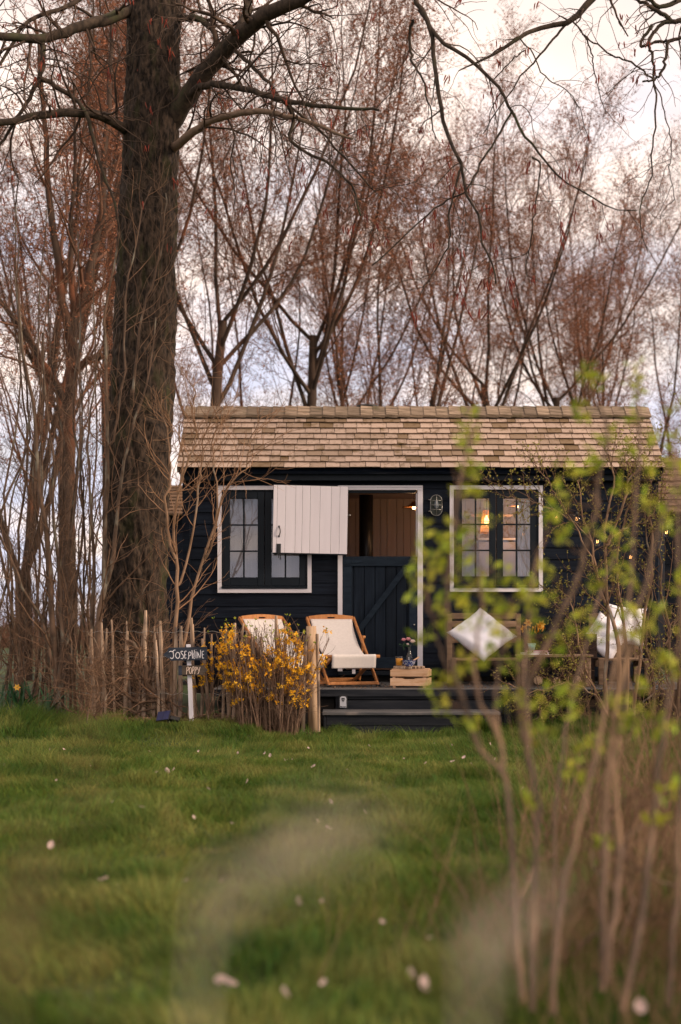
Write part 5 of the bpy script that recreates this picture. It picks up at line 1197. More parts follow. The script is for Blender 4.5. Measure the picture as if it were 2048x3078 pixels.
# name sign
SD = 13.0
sg = thing('name_sign', 'white stake with two hand painted arrow boards reading Josephine and Poppy', 'sign', P(575, 2160, SD))
a = Vector(P(577, 2185, SD)); b = Vector(P(566.5, 1937, SD))
MB().bar(a, b, .040, .030, (0, 1, 0), .003).build('stake', m_signp, sg)
def s2(x, y, d): return P(460 + x / 7.365, 1900 + y / 7.365, d)
def board(poly, d, th, mat):
    pts = [s2(x, y, d) for x, y in poly]; return MB().prism([(p[0], p[2]) for p in pts], d, d + th).build('name_board', mat, sg)
b1_ = board([(232, 492), (318, 420), (352, 345), (1185, 325), (1200, 380), (1196, 618), (400, 636), (368, 588), (262, 536)], SD - .045, .022, m_signb); b1_['label'] = 'navy arrow board lettered JOSEPHINE'
b2_ = board([(576, 738), (1120, 738), (1215, 850), (1130, 912), (1122, 948), (580, 955)], SD - .043, .02, m_signg); b2_['label'] = 'brown arrow board lettered POPPY'
board2 = MB(); q0, q1 = s2(577, 741, SD), s2(655, 953, SD)
MB().box(q0[0], q1[0], SD - .0455, SD - .0435, q1[2], q0[2]).build('dark_band', m_signb, b2_)
def strokes(lst, d, w, mat, par):
    mb = MB()
    for st in lst:
        n = max(2, len(st)); pts = [Vector(s2(x, y, d)) for x, y in st]
        if n > 2: pts = [Vector(p) for p in resample([tuple(p) for p in pts], n * 4)]
        L_, R_ = [], []
        for i, p in enumerate(pts):
            t = (pts[min(i + 1, len(pts) - 1)] - pts[max(i - 1, 0)]).normalized(); nn_ = Vector((-t.z, 0, t.x)); ww = w * random.uniform(.85, 1.15)
            L_.append(p + nn_ * ww); R_.append(p - nn_ * ww)
        m_ = len(pts); mb.add(L_ + R_ + [v + Vector((0, .0025, 0)) for v in L_ + R_], [(i, i + 1, m_ + i + 1, m_ + i) for i in range(m_ - 1)] + [(2 * m_ + i, 3 * m_ + i, 3 * m_ + i + 1, 2 * m_ + i + 1) for i in range(m_ - 1)])
    mb.build('lettering', mat, par)
def ell(cx, cy_, rx, ry, a0=0, a1=2 * math.pi, n=12): return [(cx + rx * math.cos(a), cy_ + ry * math.sin(a)) for a in np.linspace(a0, a1, n)]
jos = [[(362, 440), (395, 425), (430, 432), (470, 400), (500, 398)], [(445, 425), (455, 490), (458, 540), (435, 580), (405, 582), (388, 560)], ell(550, 515, 46, 66), [(668, 432), (640, 420), (622, 445), (640, 480), (672, 515), (676, 560), (650, 588), (620, 578)],
       [(706, 425), (702, 500), (708, 580)], [(704, 425), (745, 422)], [(704, 503), (738, 500)], [(708, 580), (742, 572)],
       [(790, 450), (795, 520), (790, 585), (768, 600)], [(784, 455), (820, 440), (845, 470), (835, 510), (800, 525)], [(866, 400), (872, 500), (878, 585)], [(918, 395), (912, 500), (908, 575), (925, 588)], [(870, 490), (915, 482)],
       [(955, 425), (955, 580)], [(952, 385), (958, 385)], [(996, 575), (992, 500), (986, 432)], [(986, 432), (1015, 505), (1045, 575)], [(1045, 575), (1055, 480), (1055, 395)], [(1092, 425), (1090, 500), (1095, 578)], [(1092, 428), (1132, 422)], [(1090, 500), (1128, 497)], [(1095, 578), (1132, 572)]]
strokes(jos, SD - .0476, .0029, m_letter, b1_)
pop = [[(752, 775), (750, 860), (742, 935)], [(748, 782), (785, 772), (797, 805), (780, 840), (752, 852)], ell(830, 848, 26, 68), [(885, 762), (878, 850), (868, 922)], [(872, 785), (905, 770), (915, 800), (902, 840), (880, 850)],
       [(940, 772), (935, 850), (925, 932)], [(932, 782), (962, 775), (970, 805), (955, 840), (935, 848)], [(990, 775), (996, 825), (1018, 848)], [(1045, 768), (1030, 830), (1015, 890), (990, 930)]]
strokes(pop, SD - .0455, .0024, m_letterp, b2_)

# solar spot light on a peg
so = thing('solar_light', 'black solar spotlight on a ground spike with a tilted blue panel', 'garden light', P(508, 2190, 12.85))
m_solar = M('blue_solar_cells', (.007, .009, .05), (.012, .016, .075), .3, (60, 2, 2), spec=.3); m_blackp = M('black_plastic', (.006, .006, .008), (.010, .010, .012), .4)
pc = Vector(P(492, 2152, 12.85)); rot = Euler((R(52), R(-8), R(-22))).to_matrix()
MB().obox(pc, (.135, .105, .012), rot, .003).build('panel_body', m_blackp, so)
pb = so.children[-1]
for j in (-1, 1): MB().obox(pc + rot @ Vector((j * .032, 0, .0068)), (.060, .096, .0014), rot).build('solar_cell', m_solar, pb)
hc = Vector(P(524, 2163, 12.9)); rot2 = Euler((R(-25), R(12), R(14))).to_matrix()
MB().obox(hc, (.10, .07, .045), rot2, .008).build('lamp_head', m_blackp, so)
sx_, sy_, _ = P(508, 2190, 12.88); sz_ = float(gh(sx_, 12.88))
MB().tube([(sx_, sy_, P(0, 2158, 12.88)[2]), (sx_, sy_, sz_ + .02), (sx_ - .003, sy_, sz_ - .08)], [.014, .017, .003], 10).build('spike', m_blackp, so)

# ------------------------------------------------------------------ forsythia
g = np.random.default_rng(41)
fo = thing('forsythia_bush', 'forsythia bush in orange yellow bloom growing through the fence', 'shrub', P(800, 2190, 12.98))
def fstems(n):
    pts = np.empty((n, 9, 3)); r = np.empty((n, 9))
    for i in range(n):
        b = g.uniform(-1, 1); t = b * .8 + g.normal(0, .22); pb = 808 + 88 * b; pt = 790 + 175 * t; tp = 1865 + 40 * abs(t) + abs(g.normal(0, 45)); d = 12.95 + g.uniform(-.12, .22)
        x0, _, _ = P(pb, 0, d); x1, _, z1 = P(pt, tp, d + g.normal(0, .08))
        for j in range(9):
            f = j / 8; pts[i, j] = (lerp(x0, x1, f ** 1.25), d + .1 * f * g.normal() * .3, lerp(.03, z1, f ** .93)); 
        pts[i, 1:] += g.normal(0, .007, (8, 3)); r[i] = np.linspace(1, .38, 9) * g.uniform(.0032, .0080)
    return pts, r
fs0 = fstems(135)
V_, F_ = tubes([(*fs0, 5)])
for i in range(0, 135): pass
for i in range(135): tube_obj('stem', [(fs0[0][i:i + 1], fs0[1][i:i + 1], 5)], m_fors, fo)
fs1 = spawn(g, *fs0, 4, .3, 1.0, R(15), R(50), .08, .3, .45, 6, .16, .04, .4, .3, .0018)
fs2 = spawn(g, np.concatenate([fs0[0][:60]]), fs0[1][:60], 4, .1, .6, R(30), R(80), .15, .5, .4, 7, .2, -.02, .4, .3, .002)
tube_obj('crown', [(*fs1, 4), (*fs2, 3)], m_fors, fo)
p0, t0_ = along(g, fs0[0], 9, .3, 1); p1, t1_ = along(g, fs1[0], 2, .2, 1)
pp_ = np.concatenate([p0, p1]); tt_ = np.concatenate([t0_, t1_])
pxx = CX + pp_[:, 0] * F / pp_[:, 1]; pyy = HY - (pp_[:, 2] - CZ) * F / pp_[:, 1]
clump = vnoise(pxx / 34, pyy / 30, 77)
dens = .25 + .75 * np.exp(-((pyy - 2010) / 80) ** 2)
keep = (clump > .52 - .30 * dens) & (g.random(len(pp_)) < .23) & (pyy < 2120)
pp_, tt_ = pp_[keep], tt_[keep]
def blossoms(g, p, tg):
    c = 5; p = np.repeat(p, c, 0) + g.normal(0, .012, (len(p) * c, 3)); tg = np.repeat(tg, c, 0); o_ = unit(np.cross(tg, unit(g.normal(size=p.shape))) + np.array([0, -.25, .05]))
    q = 4; P4 = np.repeat(p, q, 0); d_ = np.repeat(o_, q, 0); s = unit(np.cross(d_, unit(g.normal(size=d_.shape)))); dd = unit(d_ * .75 + s * .8)
    w = unit(np.cross(dd, d_)); ln = g.uniform(.020, .034, (len(P4), 1)); a = P4; b = P4 + dd * ln * .55 + w * ln * .2; c_ = P4 + dd * ln; e = P4 + dd * ln * .55 - w * ln * .2
    Vv = np.stack([a, b, c_, e], 1).reshape(-1, 3); Fq = np.arange(len(P4) * 4).reshape(-1, 4); return Vv, [Fq]
leaf_obj('blossom', blossoms(g, pp_, tt_), m_yel, fo)
pl2, tl2 = fs1[0][:, -1], unit(fs1[0][:, -1] - fs1[0][:, -2]); kk_ = (HY - (pl2[:, 2] - CZ) * F / pl2[:, 1] < 1935) & (g.random(len(pl2)) < .5)
leaf_obj('foliage', leaves(g, np.repeat(pl2[kk_], 5, 0), np.repeat(tl2[kk_], 5, 0), .015, .03, .45, 1.2), m_lime, fo)
# few stray flowering shoots towards the sign
fo2 = thing('forsythia_shoot', 'few flowering forsythia shoots rising behind the name sign', 'shrub', P(640, 2180, 13.2))
pts = np.empty((12, 8, 3)); r = np.empty((12, 8))
for i in range(12):
    pb = g.uniform(600, 670); pt = g.uniform(560, 680); tp = g.uniform(1880, 1990)
    for j in range(8): f = j / 7; x0 = lerp(P(pb, 0, 13.2)[0], P(pt, 0, 13.2)[0], f); pts[i, j] = (x0 + g.normal(0, .008), 13.2 + g.normal(0, .02), lerp(.12, P(0, tp, 13.2)[2], f))
    r[i] = np.linspace(.006, .002, 8)
for i in range(12): tube_obj('stem', [(pts[i:i + 1], r[i:i + 1], 5)], m_fors, fo2)
a_ = spawn(g, pts, r, 3, .4, 1, R(20), R(60), .08, .22, .5, 5, .16, .02, .4, .3, .0018); tube_obj('crown', [(*a_, 4)], m_fors, fo2)
p0, t0_ = along(g, pts, 3, .45, 1); leaf_obj('blossom', blossoms(g, p0[::2], t0_[::2]), m_yel, fo2)

# ------------------------------------------------------------------ budding shrub before the far end of the hut
g = np.random.default_rng(53)
bs = []
for pl_, r0, r1 in [
    ([(1822, 2180, 13.45), (1822, 2000, 13.45), (1828, 1850, 13.45), (1822, 1750, 13.4), (1820, 1640, 13.4), (1832, 1540, 13.4), (1845, 1440, 13.4), (1830, 1370, 13.4)], .022, .006),
    ([(1850, 2180, 13.45), (1862, 1980, 13.4), (1840, 1870, 13.4), (1815, 1790, 13.4), (1790, 1720, 13.35), (1780, 1630, 13.35), (1750, 1540, 13.35), (1735, 1440, 13.35)], .024, .005),
    ([(1822, 1640, 13.4), (1860, 1600, 13.4), (1900, 1580, 13.4), (1950, 1560, 13.4), (1985, 1500, 13.4)], .012, .004),
    ([(1826, 1630, 13.4), (1870, 1540, 13.4), (1890, 1450, 13.4), (1930, 1400, 13.4), (1960, 1350, 13.4)], .014, .004),
    ([(1905, 2180, 13.5), (1925, 1950, 13.5), (1950, 1800, 13.5), (1962, 1650, 13.5), (1950, 1540, 13.5), (1955, 1470, 13.5), (1940, 1400, 13.5)], .018, .005),
    ([(1880, 2180, 13.5), (1885, 2000, 13.5), (1870, 1850, 13.5), (1855, 1700, 13.5), (1880, 1560, 13.5), (1900, 1480, 13.5), (1890, 1380, 13.5)], .02, .005),
    ([(1780, 1630, 13.35), (1740, 1580, 13.3), (1680, 1540, 13.3), (1620, 1510, 13.25), (1560, 1500, 13.2), (1520, 1493, 13.2)], .007, .002),
    ([(1790, 1720, 13.35), (1760, 1640, 13.3), (1715, 1560, 13.3), (1680, 1500, 13.3), (1650, 1450, 13.3), (1610, 1400, 13.3)], .009, .002),
    ([(1840, 2180, 13.4), (1800, 2100, 13.3), (1740, 2060, 13.25), (1680, 2060, 13.2), (1600, 2080, 13.2), (1530, 2060, 13.15)], .010, .003),
    ([(1840, 2180, 13.4), (1780, 2060, 13.3), (1730, 1990, 13.3), (1700, 1930, 13.3), (1670, 1900, 13.3)], .010, .003),
    ([(1830, 2160, 13.4), (1760, 2000, 13.3), (1730, 1860, 13.3), (1710, 1790, 13.3), (1665, 1775, 13.3)], .011, .003)]:
    bs.append((path(pl_), r0, r1))
shrub('budding_shrub', 'bare brown shrub breaking into tiny olive buds at the deck end', 'shrub', None, g, P(1850, 2180, 13.45), bs, m_goldst, m_stemtwig, (14, .25, 1.0), 4, (m_budleaf, 5, .016, .034), .05, .4, (.2, .65), .16)
bs = [rise(px, 13.3 + g.uniform(-.2, .3), top, g.uniform(-.2, .2), .012) for px, top in ((1600, 2040), (1660, 2020), (1700, 2060), (1760, 1990), (1930, 1960), (1980, 1900), (2030, 1850), (2060, 1700))]
shrub('low_tangle', 'low brown tangle of twigs in front of the deck past the step', 'shrub', None, g, P(1750, 2180, 13.3), bs, m_stem, m_stemtwig, (16, .1, 1.0), 4, (m_budleaf, 2, .016, .032), .0, .5, (.2, .6), .2)
bs = [rise(px, 13.6 + g.uniform(-.2, .3), top, g.uniform(-.2, .2), .018) for px, top in ((1960, 1500), (2000, 1420), (2040, 1300), (2090, 1200), (2140, 1350))]
shrub('edge_shrub', 'taller brown shrub at the picture edge past the deck end', 'shrub', None, g, P(2040, 2180, 13.6), bs, m_stem, m_stemtwig, (12, .2, 1.0), 4, (m_budleaf, 3, .018, .036), .04, .4, (.3, .8), .16)

# ------------------------------------------------------------------ lawn, bed litter, petals
g = np.random.default_rng(61)
def blades(g, n, xf_, h0, h1, w0, w1, lean, dens=None):
    x, y = xf_(n); 
    if dens is not None: k = g.random(len(x)) < dens(x, y); x, y = x[k], y[k]
    n = len(x); z = gh(x, y) - .004
    hn = (.42 + 1.5 * vnoise(x * 3.1, y * 3.1, 5) ** 1.5 * vnoise(x * .8 + 9, y * .8, 6) ** .5) * (.55 + .9 * vnoise(x * 9, y * 9, 15))
    h = (h0 + (h1 - h0) * g.random(n)) * hn; w = w0 + (w1 - w0) * g.random(n); a = g.random(n) * 2 * np.pi
    bd_ = vnoise(x * 1.1, y * 1.1, 8) * 2 * np.pi * 2
    ln = lean * (.3 + g.random(n)); a2 = np.where(g.random(n) < .5, a, bd_)
    dxn, dyn = np.cos(a2) * ln, np.sin(a2) * ln; wx_, wy_ = np.cos(a) * w / 2, np.sin(a) * w / 2
    b = np.stack([x, y, z], 1); wv = np.stack([wx_, wy_, np.zeros(n)], 1)
    m1 = b + np.stack([dxn * h * .28, dyn * h * .28, h * .55], 1); tp = b + np.stack([dxn * h * .95, dyn * h * .95, h * (1 - .25 * ln)], 1)
    V = np.stack([b - wv, b + wv, m1 - wv * .75, m1 + wv * .75, tp], 1).reshape(-1, 3); i = np.arange(n) * 5
    return V, np.stack([i, i + 1, i + 3, i + 2], 1), np.stack([i + 2, i + 3, i + 4], 1)
def lawn_xy(n):
    u = g.random(n); y = 2.7 + (13.75 - 2.7) * u ** .80; hwid = .26 * y + .75; x = (g.random(n) * 2 - 1) * hwid; return x, y
def lawn_d(x, y):
    bed = ((x > -2.2) & (x < -.12) & (y > 13.0 + .25 * (x > -1.2) * 0)) ; st_ = ((x > tx0 - .02) & (x < tx1 + .02) & (y > 13.17)); dk = (y > 13.64) & (x > DX0)
    d = np.where(st_ | dk, 0, 1.0); d = np.where(bed, np.clip(1 - (y - 12.98) * 6, .06, 1), d); d = np.where((x < -1.9) & (y > 13.25), .25, d); return d
V1, Q1, T1_ = blades(g, 330000, lawn_xy, .035, .125, .0034, .0066, .85, lawn_d)
lw = link('lawn_grass', mesh_np('lawn_grass', V1, [Q1, T1_], False), m_grass); tag(lw, kind='stuff')
# taller fringe along the bed, the sign and the step
def fringe_xy(n):
    k = g.integers(0, 4, n); x = np.empty(n); y = np.empty(n)
    r_ = g.random(n); s = g.normal(0, 1, n)
    x[:] = np.choose(k, [-3.8 + 1.8 * r_, -1.72 + 1.0 * r_ ** 1.4, tx0 + (tx1 - tx0) * r_, 1.5 + 2.2 * r_]); y[:] = np.choose(k, [13.0 + .2 * s, 12.88 + .09 * s, 13.15 + .018 * -np.abs(s), 13.2 + .2 * s]); return x, y
V2, Q2, T2_ = blades(g, 24000, fringe_xy, .07, .17, .0035, .006, .7)
fr = link('tall_grass', mesh_np('tall_grass', V2, [Q2, T2_], False), m_grass); tag(fr, kind='stuff')
# litter in the planted bed
n = 5200; lx_ = np.where(g.random(n) < .75, -2.3 + 2.25 * g.random(n), -4 + 2 * g.random(n)); ly_ = 13.02 + .62 * g.random(n); lz_ = gh(lx_, ly_) + .004 + .03 * g.random(n) ** 2
ltg = unit(np.stack([g.normal(size=n), g.normal(size=n), .25 * g.normal(size=n)], 1))
tag(leaf_obj('leaf_litter', leaves(g, np.stack([lx_, ly_, lz_], 1), ltg, .02, .05, .6, 2, 0, .25), m_litter), kind='stuff')
n = 900; lx_ = -.1 + 3.6 * g.random(n); ly_ = 13.7 + 1.5 * g.random(n); tag(leaf_obj('deck_litter', leaves(g, np.stack([lx_, ly_, np.full(n, dz + .003)], 1), unit(np.stack([g.normal(size=n), g.normal(size=n), .1 * g.normal(size=n)], 1)), .012, .03, .5, 2, 0, .2), m_litter), kind='stuff')
bedm = MB(); nb = 40
bx2 = np.linspace(-4.2, -.12, nb); by2 = np.linspace(12.98, 13.66, 9); Xb, Yb = np.meshgrid(bx2, by2)
Zb = gh(Xb, Yb) + .006 + .03 * vnoise(Xb * 9, Yb * 9, 4) * smooth((Yb - 12.98) / .15) * smooth((13.66 - Yb) / .1); ib = (np.arange(8)[:, None] * nb + np.arange(nb - 1)[None]).ravel()
tag(link('planting_bed', mesh_np('planting_bed', np.stack([Xb, Yb, Zb], -1).reshape(-1, 3), [np.stack([ib, ib + 1, ib + nb + 1, ib + nb], 1)]), m_soil), kind='structure')
# white and pink petals: one curved petal mesh in three shapes
pet_m = []
for s in range(3):
    vs_ = []; nU, nV = 4, 5; gg = random.Random(s)
    cu_, cl_ = gg.uniform(.3, .6), gg.uniform(.2, .5)
    for i in range(nV + 1):
        v = i / nV
        for j in range(nU + 1):
            u = j / nU * 2 - 1; w = .42 * math.sin(math.pi * (v * .86 + .1)) ** .8
            vs_.append((u * w, v - .5, .18 * (u * u) * cu_ * 1.6 + cl_ * (v - .5) ** 2))
    m_ = MB().add(vs_, [(i * (nU + 1) + j, i * (nU + 1) + j + 1, (i + 1) * (nU + 1) + j + 1, (i + 1) * (nU + 1) + j) for i in range(nV) for j in range(nU)], True).mesh('fallen_petal'); m_.materials.append(m_petal); pet_m.append(m_)
pet_px = [(18, 140, 2), (10, 155, 3), (25, 150, 1), (104, 150, 2), (115, 118, 1), (147, 118, 1), (207, 155, 1), (345, 123, 1), (385, 168, 3), (400, 165, 2), (362, 170, 1), (327, 253, 3), (570, 192, 2), (457, 122, 1), (548, 127, 1), (610, 127, 1), (622, 132, 2), (655, 142, 1), (672, 142, 1), (663, 141, 1), (722, 158, 2), (761, 240, 2), (883, 228, 2), (118, 340, 3), (238, 420, 3), (272, 435, 1), (510, 424, 1), (428, 422, 1), (446, 275, 1), (535, 290, 1), (730, 283, 1), (756, 300, 2), (690, 468, 2), (740, 470, 1), (990, 555, 2), (880, 518, 1), (945, 640, 3), (975, 660, 3), (525, 660, 4), (505, 655, 3), (655, 680, 2), (1042, 147, 2), (1068, 137, 2), (1085, 152, 1), (1128, 105, 2), (1040, 108, 1), (1203, 208, 2), (1475, 715, 4), (798, 165, 1), (840, 262, 1), (980, 150, 1), (260, 240, 1), (70, 112, 1), (130, 190, 1), (745, 660, 1), (710, 115, 1), (1000, 104, 1), (930, 140, 1), (850, 110, 1), (1215, 112, 2), (1300, 255, 2), (1490, 135, 2), (1140, 140, 1), (480, 210, 1)]
for k, (px, py, s) in enumerate(pet_px):
    py_ = 2100 + py * 1.306; px_ = px * 1.306; d = 1.0 * F / (py_ - HY); d = min(d, 13.15); x = (px_ - CX) * d / F; zg = float(gh(x, d)); d = (CZ - zg - .045) * F / (py_ - HY); x = (px_ - CX) * d / F
    o = bpy.data.objects.new('fallen_petal', pet_m[k % 3]); col.objects.link(o); sz = (.021, .029, .035, .042)[s - 1] * random.uniform(.85, 1.15)
    o.location = (x, d, float(gh(x, d)) + .05); o.scale = (sz, sz * 1.15, sz); o.rotation_euler = (random.uniform(.2, 1.2), random.uniform(-.5, .5), random.uniform(0, 6.28))
    tag(o, 'fallen pinkish white petal lying on the lawn', 'petal', 'fallen petals on the lawn')

# ------------------------------------------------------------------ the near shrub with young lime leaves
g = np.random.default_rng(71)
ns = thing('near_sapling', 'slim stems with fresh lime leaves rising close in front of the hut', 'shrub', (.75, 4.1, 0))
def nl_(l, d0, d1):
    n = len(l); return [P(x, y, lerp(d0, d1, i / (n - 1))) for i, (x, y) in enumerate(l)]
near = [([(1575, 3020), (1555, 2850), (1545, 2700), (1540, 2500), (1528, 2390), (1510, 2330), (1470, 2280), (1430, 2230), (1400, 2130), (1372, 2040), (1352, 1940), (1345, 1800), (1360, 1650), (1375, 1500), (1395, 1400), (1420, 1290)], 3.75, 4.3, .0105, .004),
        ([(1512, 2335), (1505, 2240), (1480, 2170), (1445, 2110), (1425, 2000), (1440, 1880), (1450, 1760), (1430, 1640)], 3.9, 4.2, .008, .003),
        ([(1500, 2220), (1490, 2120), (1500, 2000), (1520, 1900), (1530, 1800)], 3.95, 4.2, .006, .003),
        ([(1600, 3040), (1605, 2800), (1612, 2600), (1615, 2450), (1600, 2320), (1588, 2200), (1580, 2080), (1582, 1960), (1590, 1850), (1600, 1760), (1625, 1640)], 3.7, 4.2, .010, .004),
        ([(1665, 3050), (1680, 2800), (1700, 2640), (1745, 2470), (1765, 2360), (1800, 2240), (1820, 2120), (1850, 2000), (1870, 1880)], 3.65, 4.0, .010, .005),
        ([(1810, 2980), (1812, 2700), (1818, 2480), (1828, 2330), (1838, 2230), (1858, 2090), (1905, 1900), (1940, 1760), (1975, 1620), (2020, 1470)], 3.8, 4.3, .012, .006),
        ([(1825, 2960), (1840, 2780), (1862, 2620), (1856, 2480), (1850, 2330), (1866, 2200), (1880, 2090), (1880, 1900), (1900, 1700), (1912, 1500), (1925, 1300), (1912, 1120)], 3.85, 4.6, .011, .004),
        ([(1870, 3040), (1920, 2800), (1945, 2650), (1968, 2450), (1980, 2300), (2000, 2150), (2030, 1990), (2065, 1800), (2100, 1600)], 3.6, 4.2, .011, .005),
        ([(1560, 2140), (1600, 2040), (1660, 1900), (1720, 1770), (1765, 1640), (1790, 1530), (1803, 1420), (1830, 1280), (1760, 1160)], 4.3, 4.5, .012, .004),
        ([(1600, 2330), (1560, 2140), (1560, 1980), (1552, 1900)], 4.2, 4.3, .009, .004),
        ([(1650, 3000), (1670, 2500), (1700, 2200), (1760, 1950), (1800, 1800), (1850, 1650)], 4.6, 5.0, .008, .004),
        ([(2010, 3050), (2030, 2700), (2045, 2400), (2060, 2100), (2045, 1800), (2035, 1500), (2030, 1300)], 3.7, 4.3, .010, .004),
        ([(1400, 2130), (1340, 2000), (1310, 1900), (1290, 1800), (1300, 1700)], 4.1, 4.2, .004, .002)]
qs = []
for pl_, d0, d1, r0, r1 in near:
    q = one(nl_(pl_, d0, d1), r0 * .86, r1 * .9, 26, .003, g); qs.append(q); tube_obj('stem', [(*q, 8)], m_near, ns)
s = (np.concatenate([q[0] for q in qs]), np.concatenate([q[1] for q in qs]))
sh_ = spawn(g, *s, 9, .42, 1.0, R(25), R(60), .05, .16, .4, 5, .14, .05, .5, .3, .0016)
tube_obj('crown', [(*sh_, 4)], m_stemtwig, ns)
lc = [np.array(P(*p)) for p in (
    (1330, 1720, 4.2), (1350, 1640, 4.2), (1375, 1560, 4.25), (1345, 1900, 4.15), (1310, 1830, 4.1), (1270, 1760, 4.1), (1285, 1700, 4.1), (1400, 1480, 4.3), (1395, 1420, 4.3), (1420, 1330, 4.4), (1440, 1420, 4.3), (1420, 1310, 4.4),
    (1440, 1760, 4.2), (1470, 1800, 4.2), (1500, 1780, 4.2), (1540, 1790, 4.2), (1460, 1880, 4.2), (1510, 1890, 4.2), (1350, 2060, 4.1), (1380, 1990, 4.1), (1310, 2060, 4.1), (1330, 2120, 4.05), (1430, 2000, 4.15), (1480, 1970, 4.15),
    (1580, 2120, 4.1), (1640, 2100, 4.1), (1590, 2210, 4.0), (1700, 2080, 4.1), (1720, 2160, 4.0), (1760, 2200, 4.0), (1650, 1560, 4.3), (1680, 1480, 4.35), (1720, 1420, 4.4), (1700, 1620, 4.3), (1660, 1720, 4.3), (1640, 1800, 4.3), (1700, 1520, 4.35),
    (1740, 1210, 4.5), (1760, 1160, 4.5), (1750, 1270, 4.5), (1915, 1100, 4.6), (1905, 1160, 4.6), (1920, 1230, 4.55), (1790, 1380, 4.4), (1830, 1300, 4.5), (1850, 1340, 4.45), (1780, 1760, 4.3), (1800, 1900, 4.2), (1760, 1850, 4.2), (1900, 1730, 4.3), (1880, 1480, 4.4),
    (1950, 1900, 4.2), (1930, 2060, 4.1), (1960, 2160, 4.0), (1990, 1850, 4.2), (2030, 1600, 4.2), (2040, 1500, 4.2), (2020, 1420, 4.3), (2030, 1760, 4.1), (2045, 2000, 4.0), (2035, 1320, 4.3), (2045, 1220, 4.3), (1960, 1400, 4.4), (1560, 2010, 4.15), (1670, 1990, 4.1), (1720, 2280, 3.95), (1580, 2430, 3.9), (1980, 2480, 3.8), (2020, 2380, 3.8), (1820, 2560, 3.9), (1470, 1560, 4.3), (1490, 1700, 4.25), (1330, 1640, 4.2), (1300, 1600, 4.2), (1372, 1700, 4.2), (1425, 1560, 4.25), (1432, 1480, 4.3), (1340, 1775, 4.2), (1400, 1620, 4.25), (1480, 1840, 4.2), (1840, 1690, 4.3), (1870, 1620, 4.3), (1690, 1880, 4.2), (1650, 2190, 4.0), (1900, 2200, 4.0), (1850, 2160, 4.0), (1990, 1980, 4.1))]
lcp = np.concatenate([np.array(lc) + g.normal(0, .010, (len(lc), 3)), sh_[0][::4, -1]])
m_per = 9; P_ = np.repeat(lcp, m_per, 0) + g.normal(0, .016, (len(lcp) * m_per, 3)); T_ = unit(np.repeat(unit(g.normal(size=lcp.shape) + np.array([0, 0, 1.2])), m_per, 0))
leaf_obj('foliage', leaves(g, P_, T_, .026, .050, .44, .9, .0, .12), m_lime, ns)
# twigs that carry the clusters to the nearest stem
allp = s[0].reshape(-1, 3); cw = []
for c in lc:
    dd = np.linalg.norm((allp - c) * [1, .4, 1.0], axis=1); i = int(np.argmin(dd + .2 * np.maximum(0, allp[:, 2] - c[2] + .05))); a = allp[i]; m_ = (a + c) / 2 + np.array([0, 0, -.02]); cw.append(resample([a, m_, c], 6))
tube_obj('crown', [(np.array(cw), np.full((len(cw), 6), .002) * np.linspace(1.3, .7, 6)[None], 5)], m_stemtwig, ns)

# dry grass among the stems
def dry_clump(label, n, cx, cy_, spread, h0, h1, w, lean):
    t = thing('dry_grass_clump', label, 'grass clump', (cx, cy_, 0)); x = cx + g.normal(0, spread, n); y = cy_ + g.normal(0, spread, n); h = g.uniform(h0, h1, n)
    d_ = unit(np.stack([g.normal(0, lean, n), g.normal(0, lean, n), np.ones(n)], 1)); pts = np.empty((n, 6, 3)); pts[:, 0] = np.stack([x, y, np.zeros(n)], 1)
    for j in range(1, 6): pts[:, j] = pts[:, j - 1] + d_ * (h / 5)[:, None]; d_ = unit(d_ + g.normal(0, .07, (n, 3)) + np.array([0, 0, -.05]))
    o = tube_obj('stalk', [(pts, np.full((n, 6), w) * np.linspace(1, .4, 6)[None], 3)], m_dry, t); o['kind'] = 'stuff'; return t
dry_clump('tawny dry grass clump among the near lime leaved stems', 250, 1.35, 6.2, .28, .25, .7, .0028, .28)
dry_clump('tawny dry grass clump at the picture edge behind the lime leaved stems', 240, 1.75, 7.2, .3, .3, .8, .003, .25)
dry_clump('thin dry grass clump at the foot of the nearest lime leaved stem', 160, .62, 4.3, .22, .15, .42, .002, .35)
dry_clump('sparse dry grass clump low at the near corner', 160, .95, 3.6, .2, .1, .36, .002, .4)

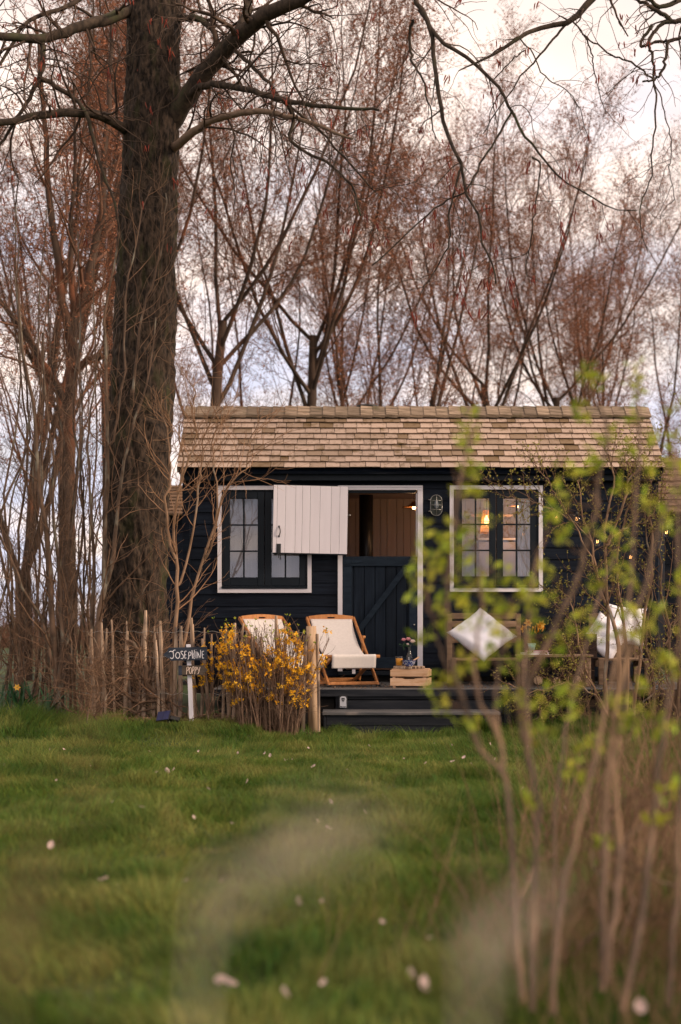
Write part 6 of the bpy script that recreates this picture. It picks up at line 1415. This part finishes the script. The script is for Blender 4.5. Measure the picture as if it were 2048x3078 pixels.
dry_clump('dense brown dead grass clump low among the near stems', 260, 1.0, 4.9, .26, .2, .55, .0024, .35)
dry_clump('dark brown dead grass clump near the picture corner', 230, 1.25, 4.2, .22, .15, .5, .0024, .4)
rs = [rise(px, 4.6 + g.uniform(-.4, .5), top, g.uniform(-.15, .15), .006) for px, top in ((1620, 2380), (1720, 2320), (1880, 2280), (1990, 2250))]
shrub('bramble_tangle', 'thin tangled brown twigs low among the near lime leaved stems', 'shrub', None, g, (.8, 4.6, 0), rs, m_near, m_stemtwig, (12, .1, 1.0), 3, None, -.02, .5, (.12, .4), .2)
# pale plumes of dry grass close to the camera
def plume(label, base, tip, spread, n, sd, mat=None, sr=.0018):
    mat = mat or m_plume
    gg = np.random.default_rng(sd); t = thing('grass_plume', label, 'grass plume', (base[0], base[1], 0));  b = np.array(base); e = np.array(tip)
    st = one([(base[0], base[1], 0), (base[0] * .98, base[1], base[2] * .5), tuple(b), tuple((b + e) / 2 + np.array([0, 0, .01])), tuple(e)], sr, .0008, 16)
    tube_obj('stalk', [(*st, 6)], mat, t)
    hd = one([tuple(b), tuple((b + e) / 2 + np.array([0, 0, .01])), tuple(e)], .001, .001, 14)
    f = spawn(gg, *hd, n, .0, 1.0, R(15), R(45), spread * .5, spread, .6, 5, .12, -.02, .4, .3, .00035)
    tube_obj('plume_head', [(*f, 3)], mat, t, kind='stuff')
    p, tg = along(gg, f[0], 3, .2, 1); leaf_obj('seed', leaves(gg, p, tg, .003, .006, .5, 1.2), mat, t)
plume('pale feathery grass plume blurred in the middle of the lawn', P(600, 2860, .72), P(985, 2480, .76), .085, 25, 1)
plume('pale feathery grass plume blurred low beside the near stems', P(1420, 3078, .66), P(1500, 2780, .68), .07, 12, 2)
plume('tall faint grass plume blurred before the hazel hedge', P(250, 2480, .80), P(300, 1950, .84), .022, 7, 3, m_dry, .0007)
plume('faint brown grass plume blurred at the near corner of the lawn', P(20, 3000, .7), P(110, 2600, .74), .05, 18, 4, m_dry, .0010)
#plume('faint tall grass plume blurred before the thick trunk', P(430, 2050, .95), P(425, 1580, 1.0), .016, 7, 5)
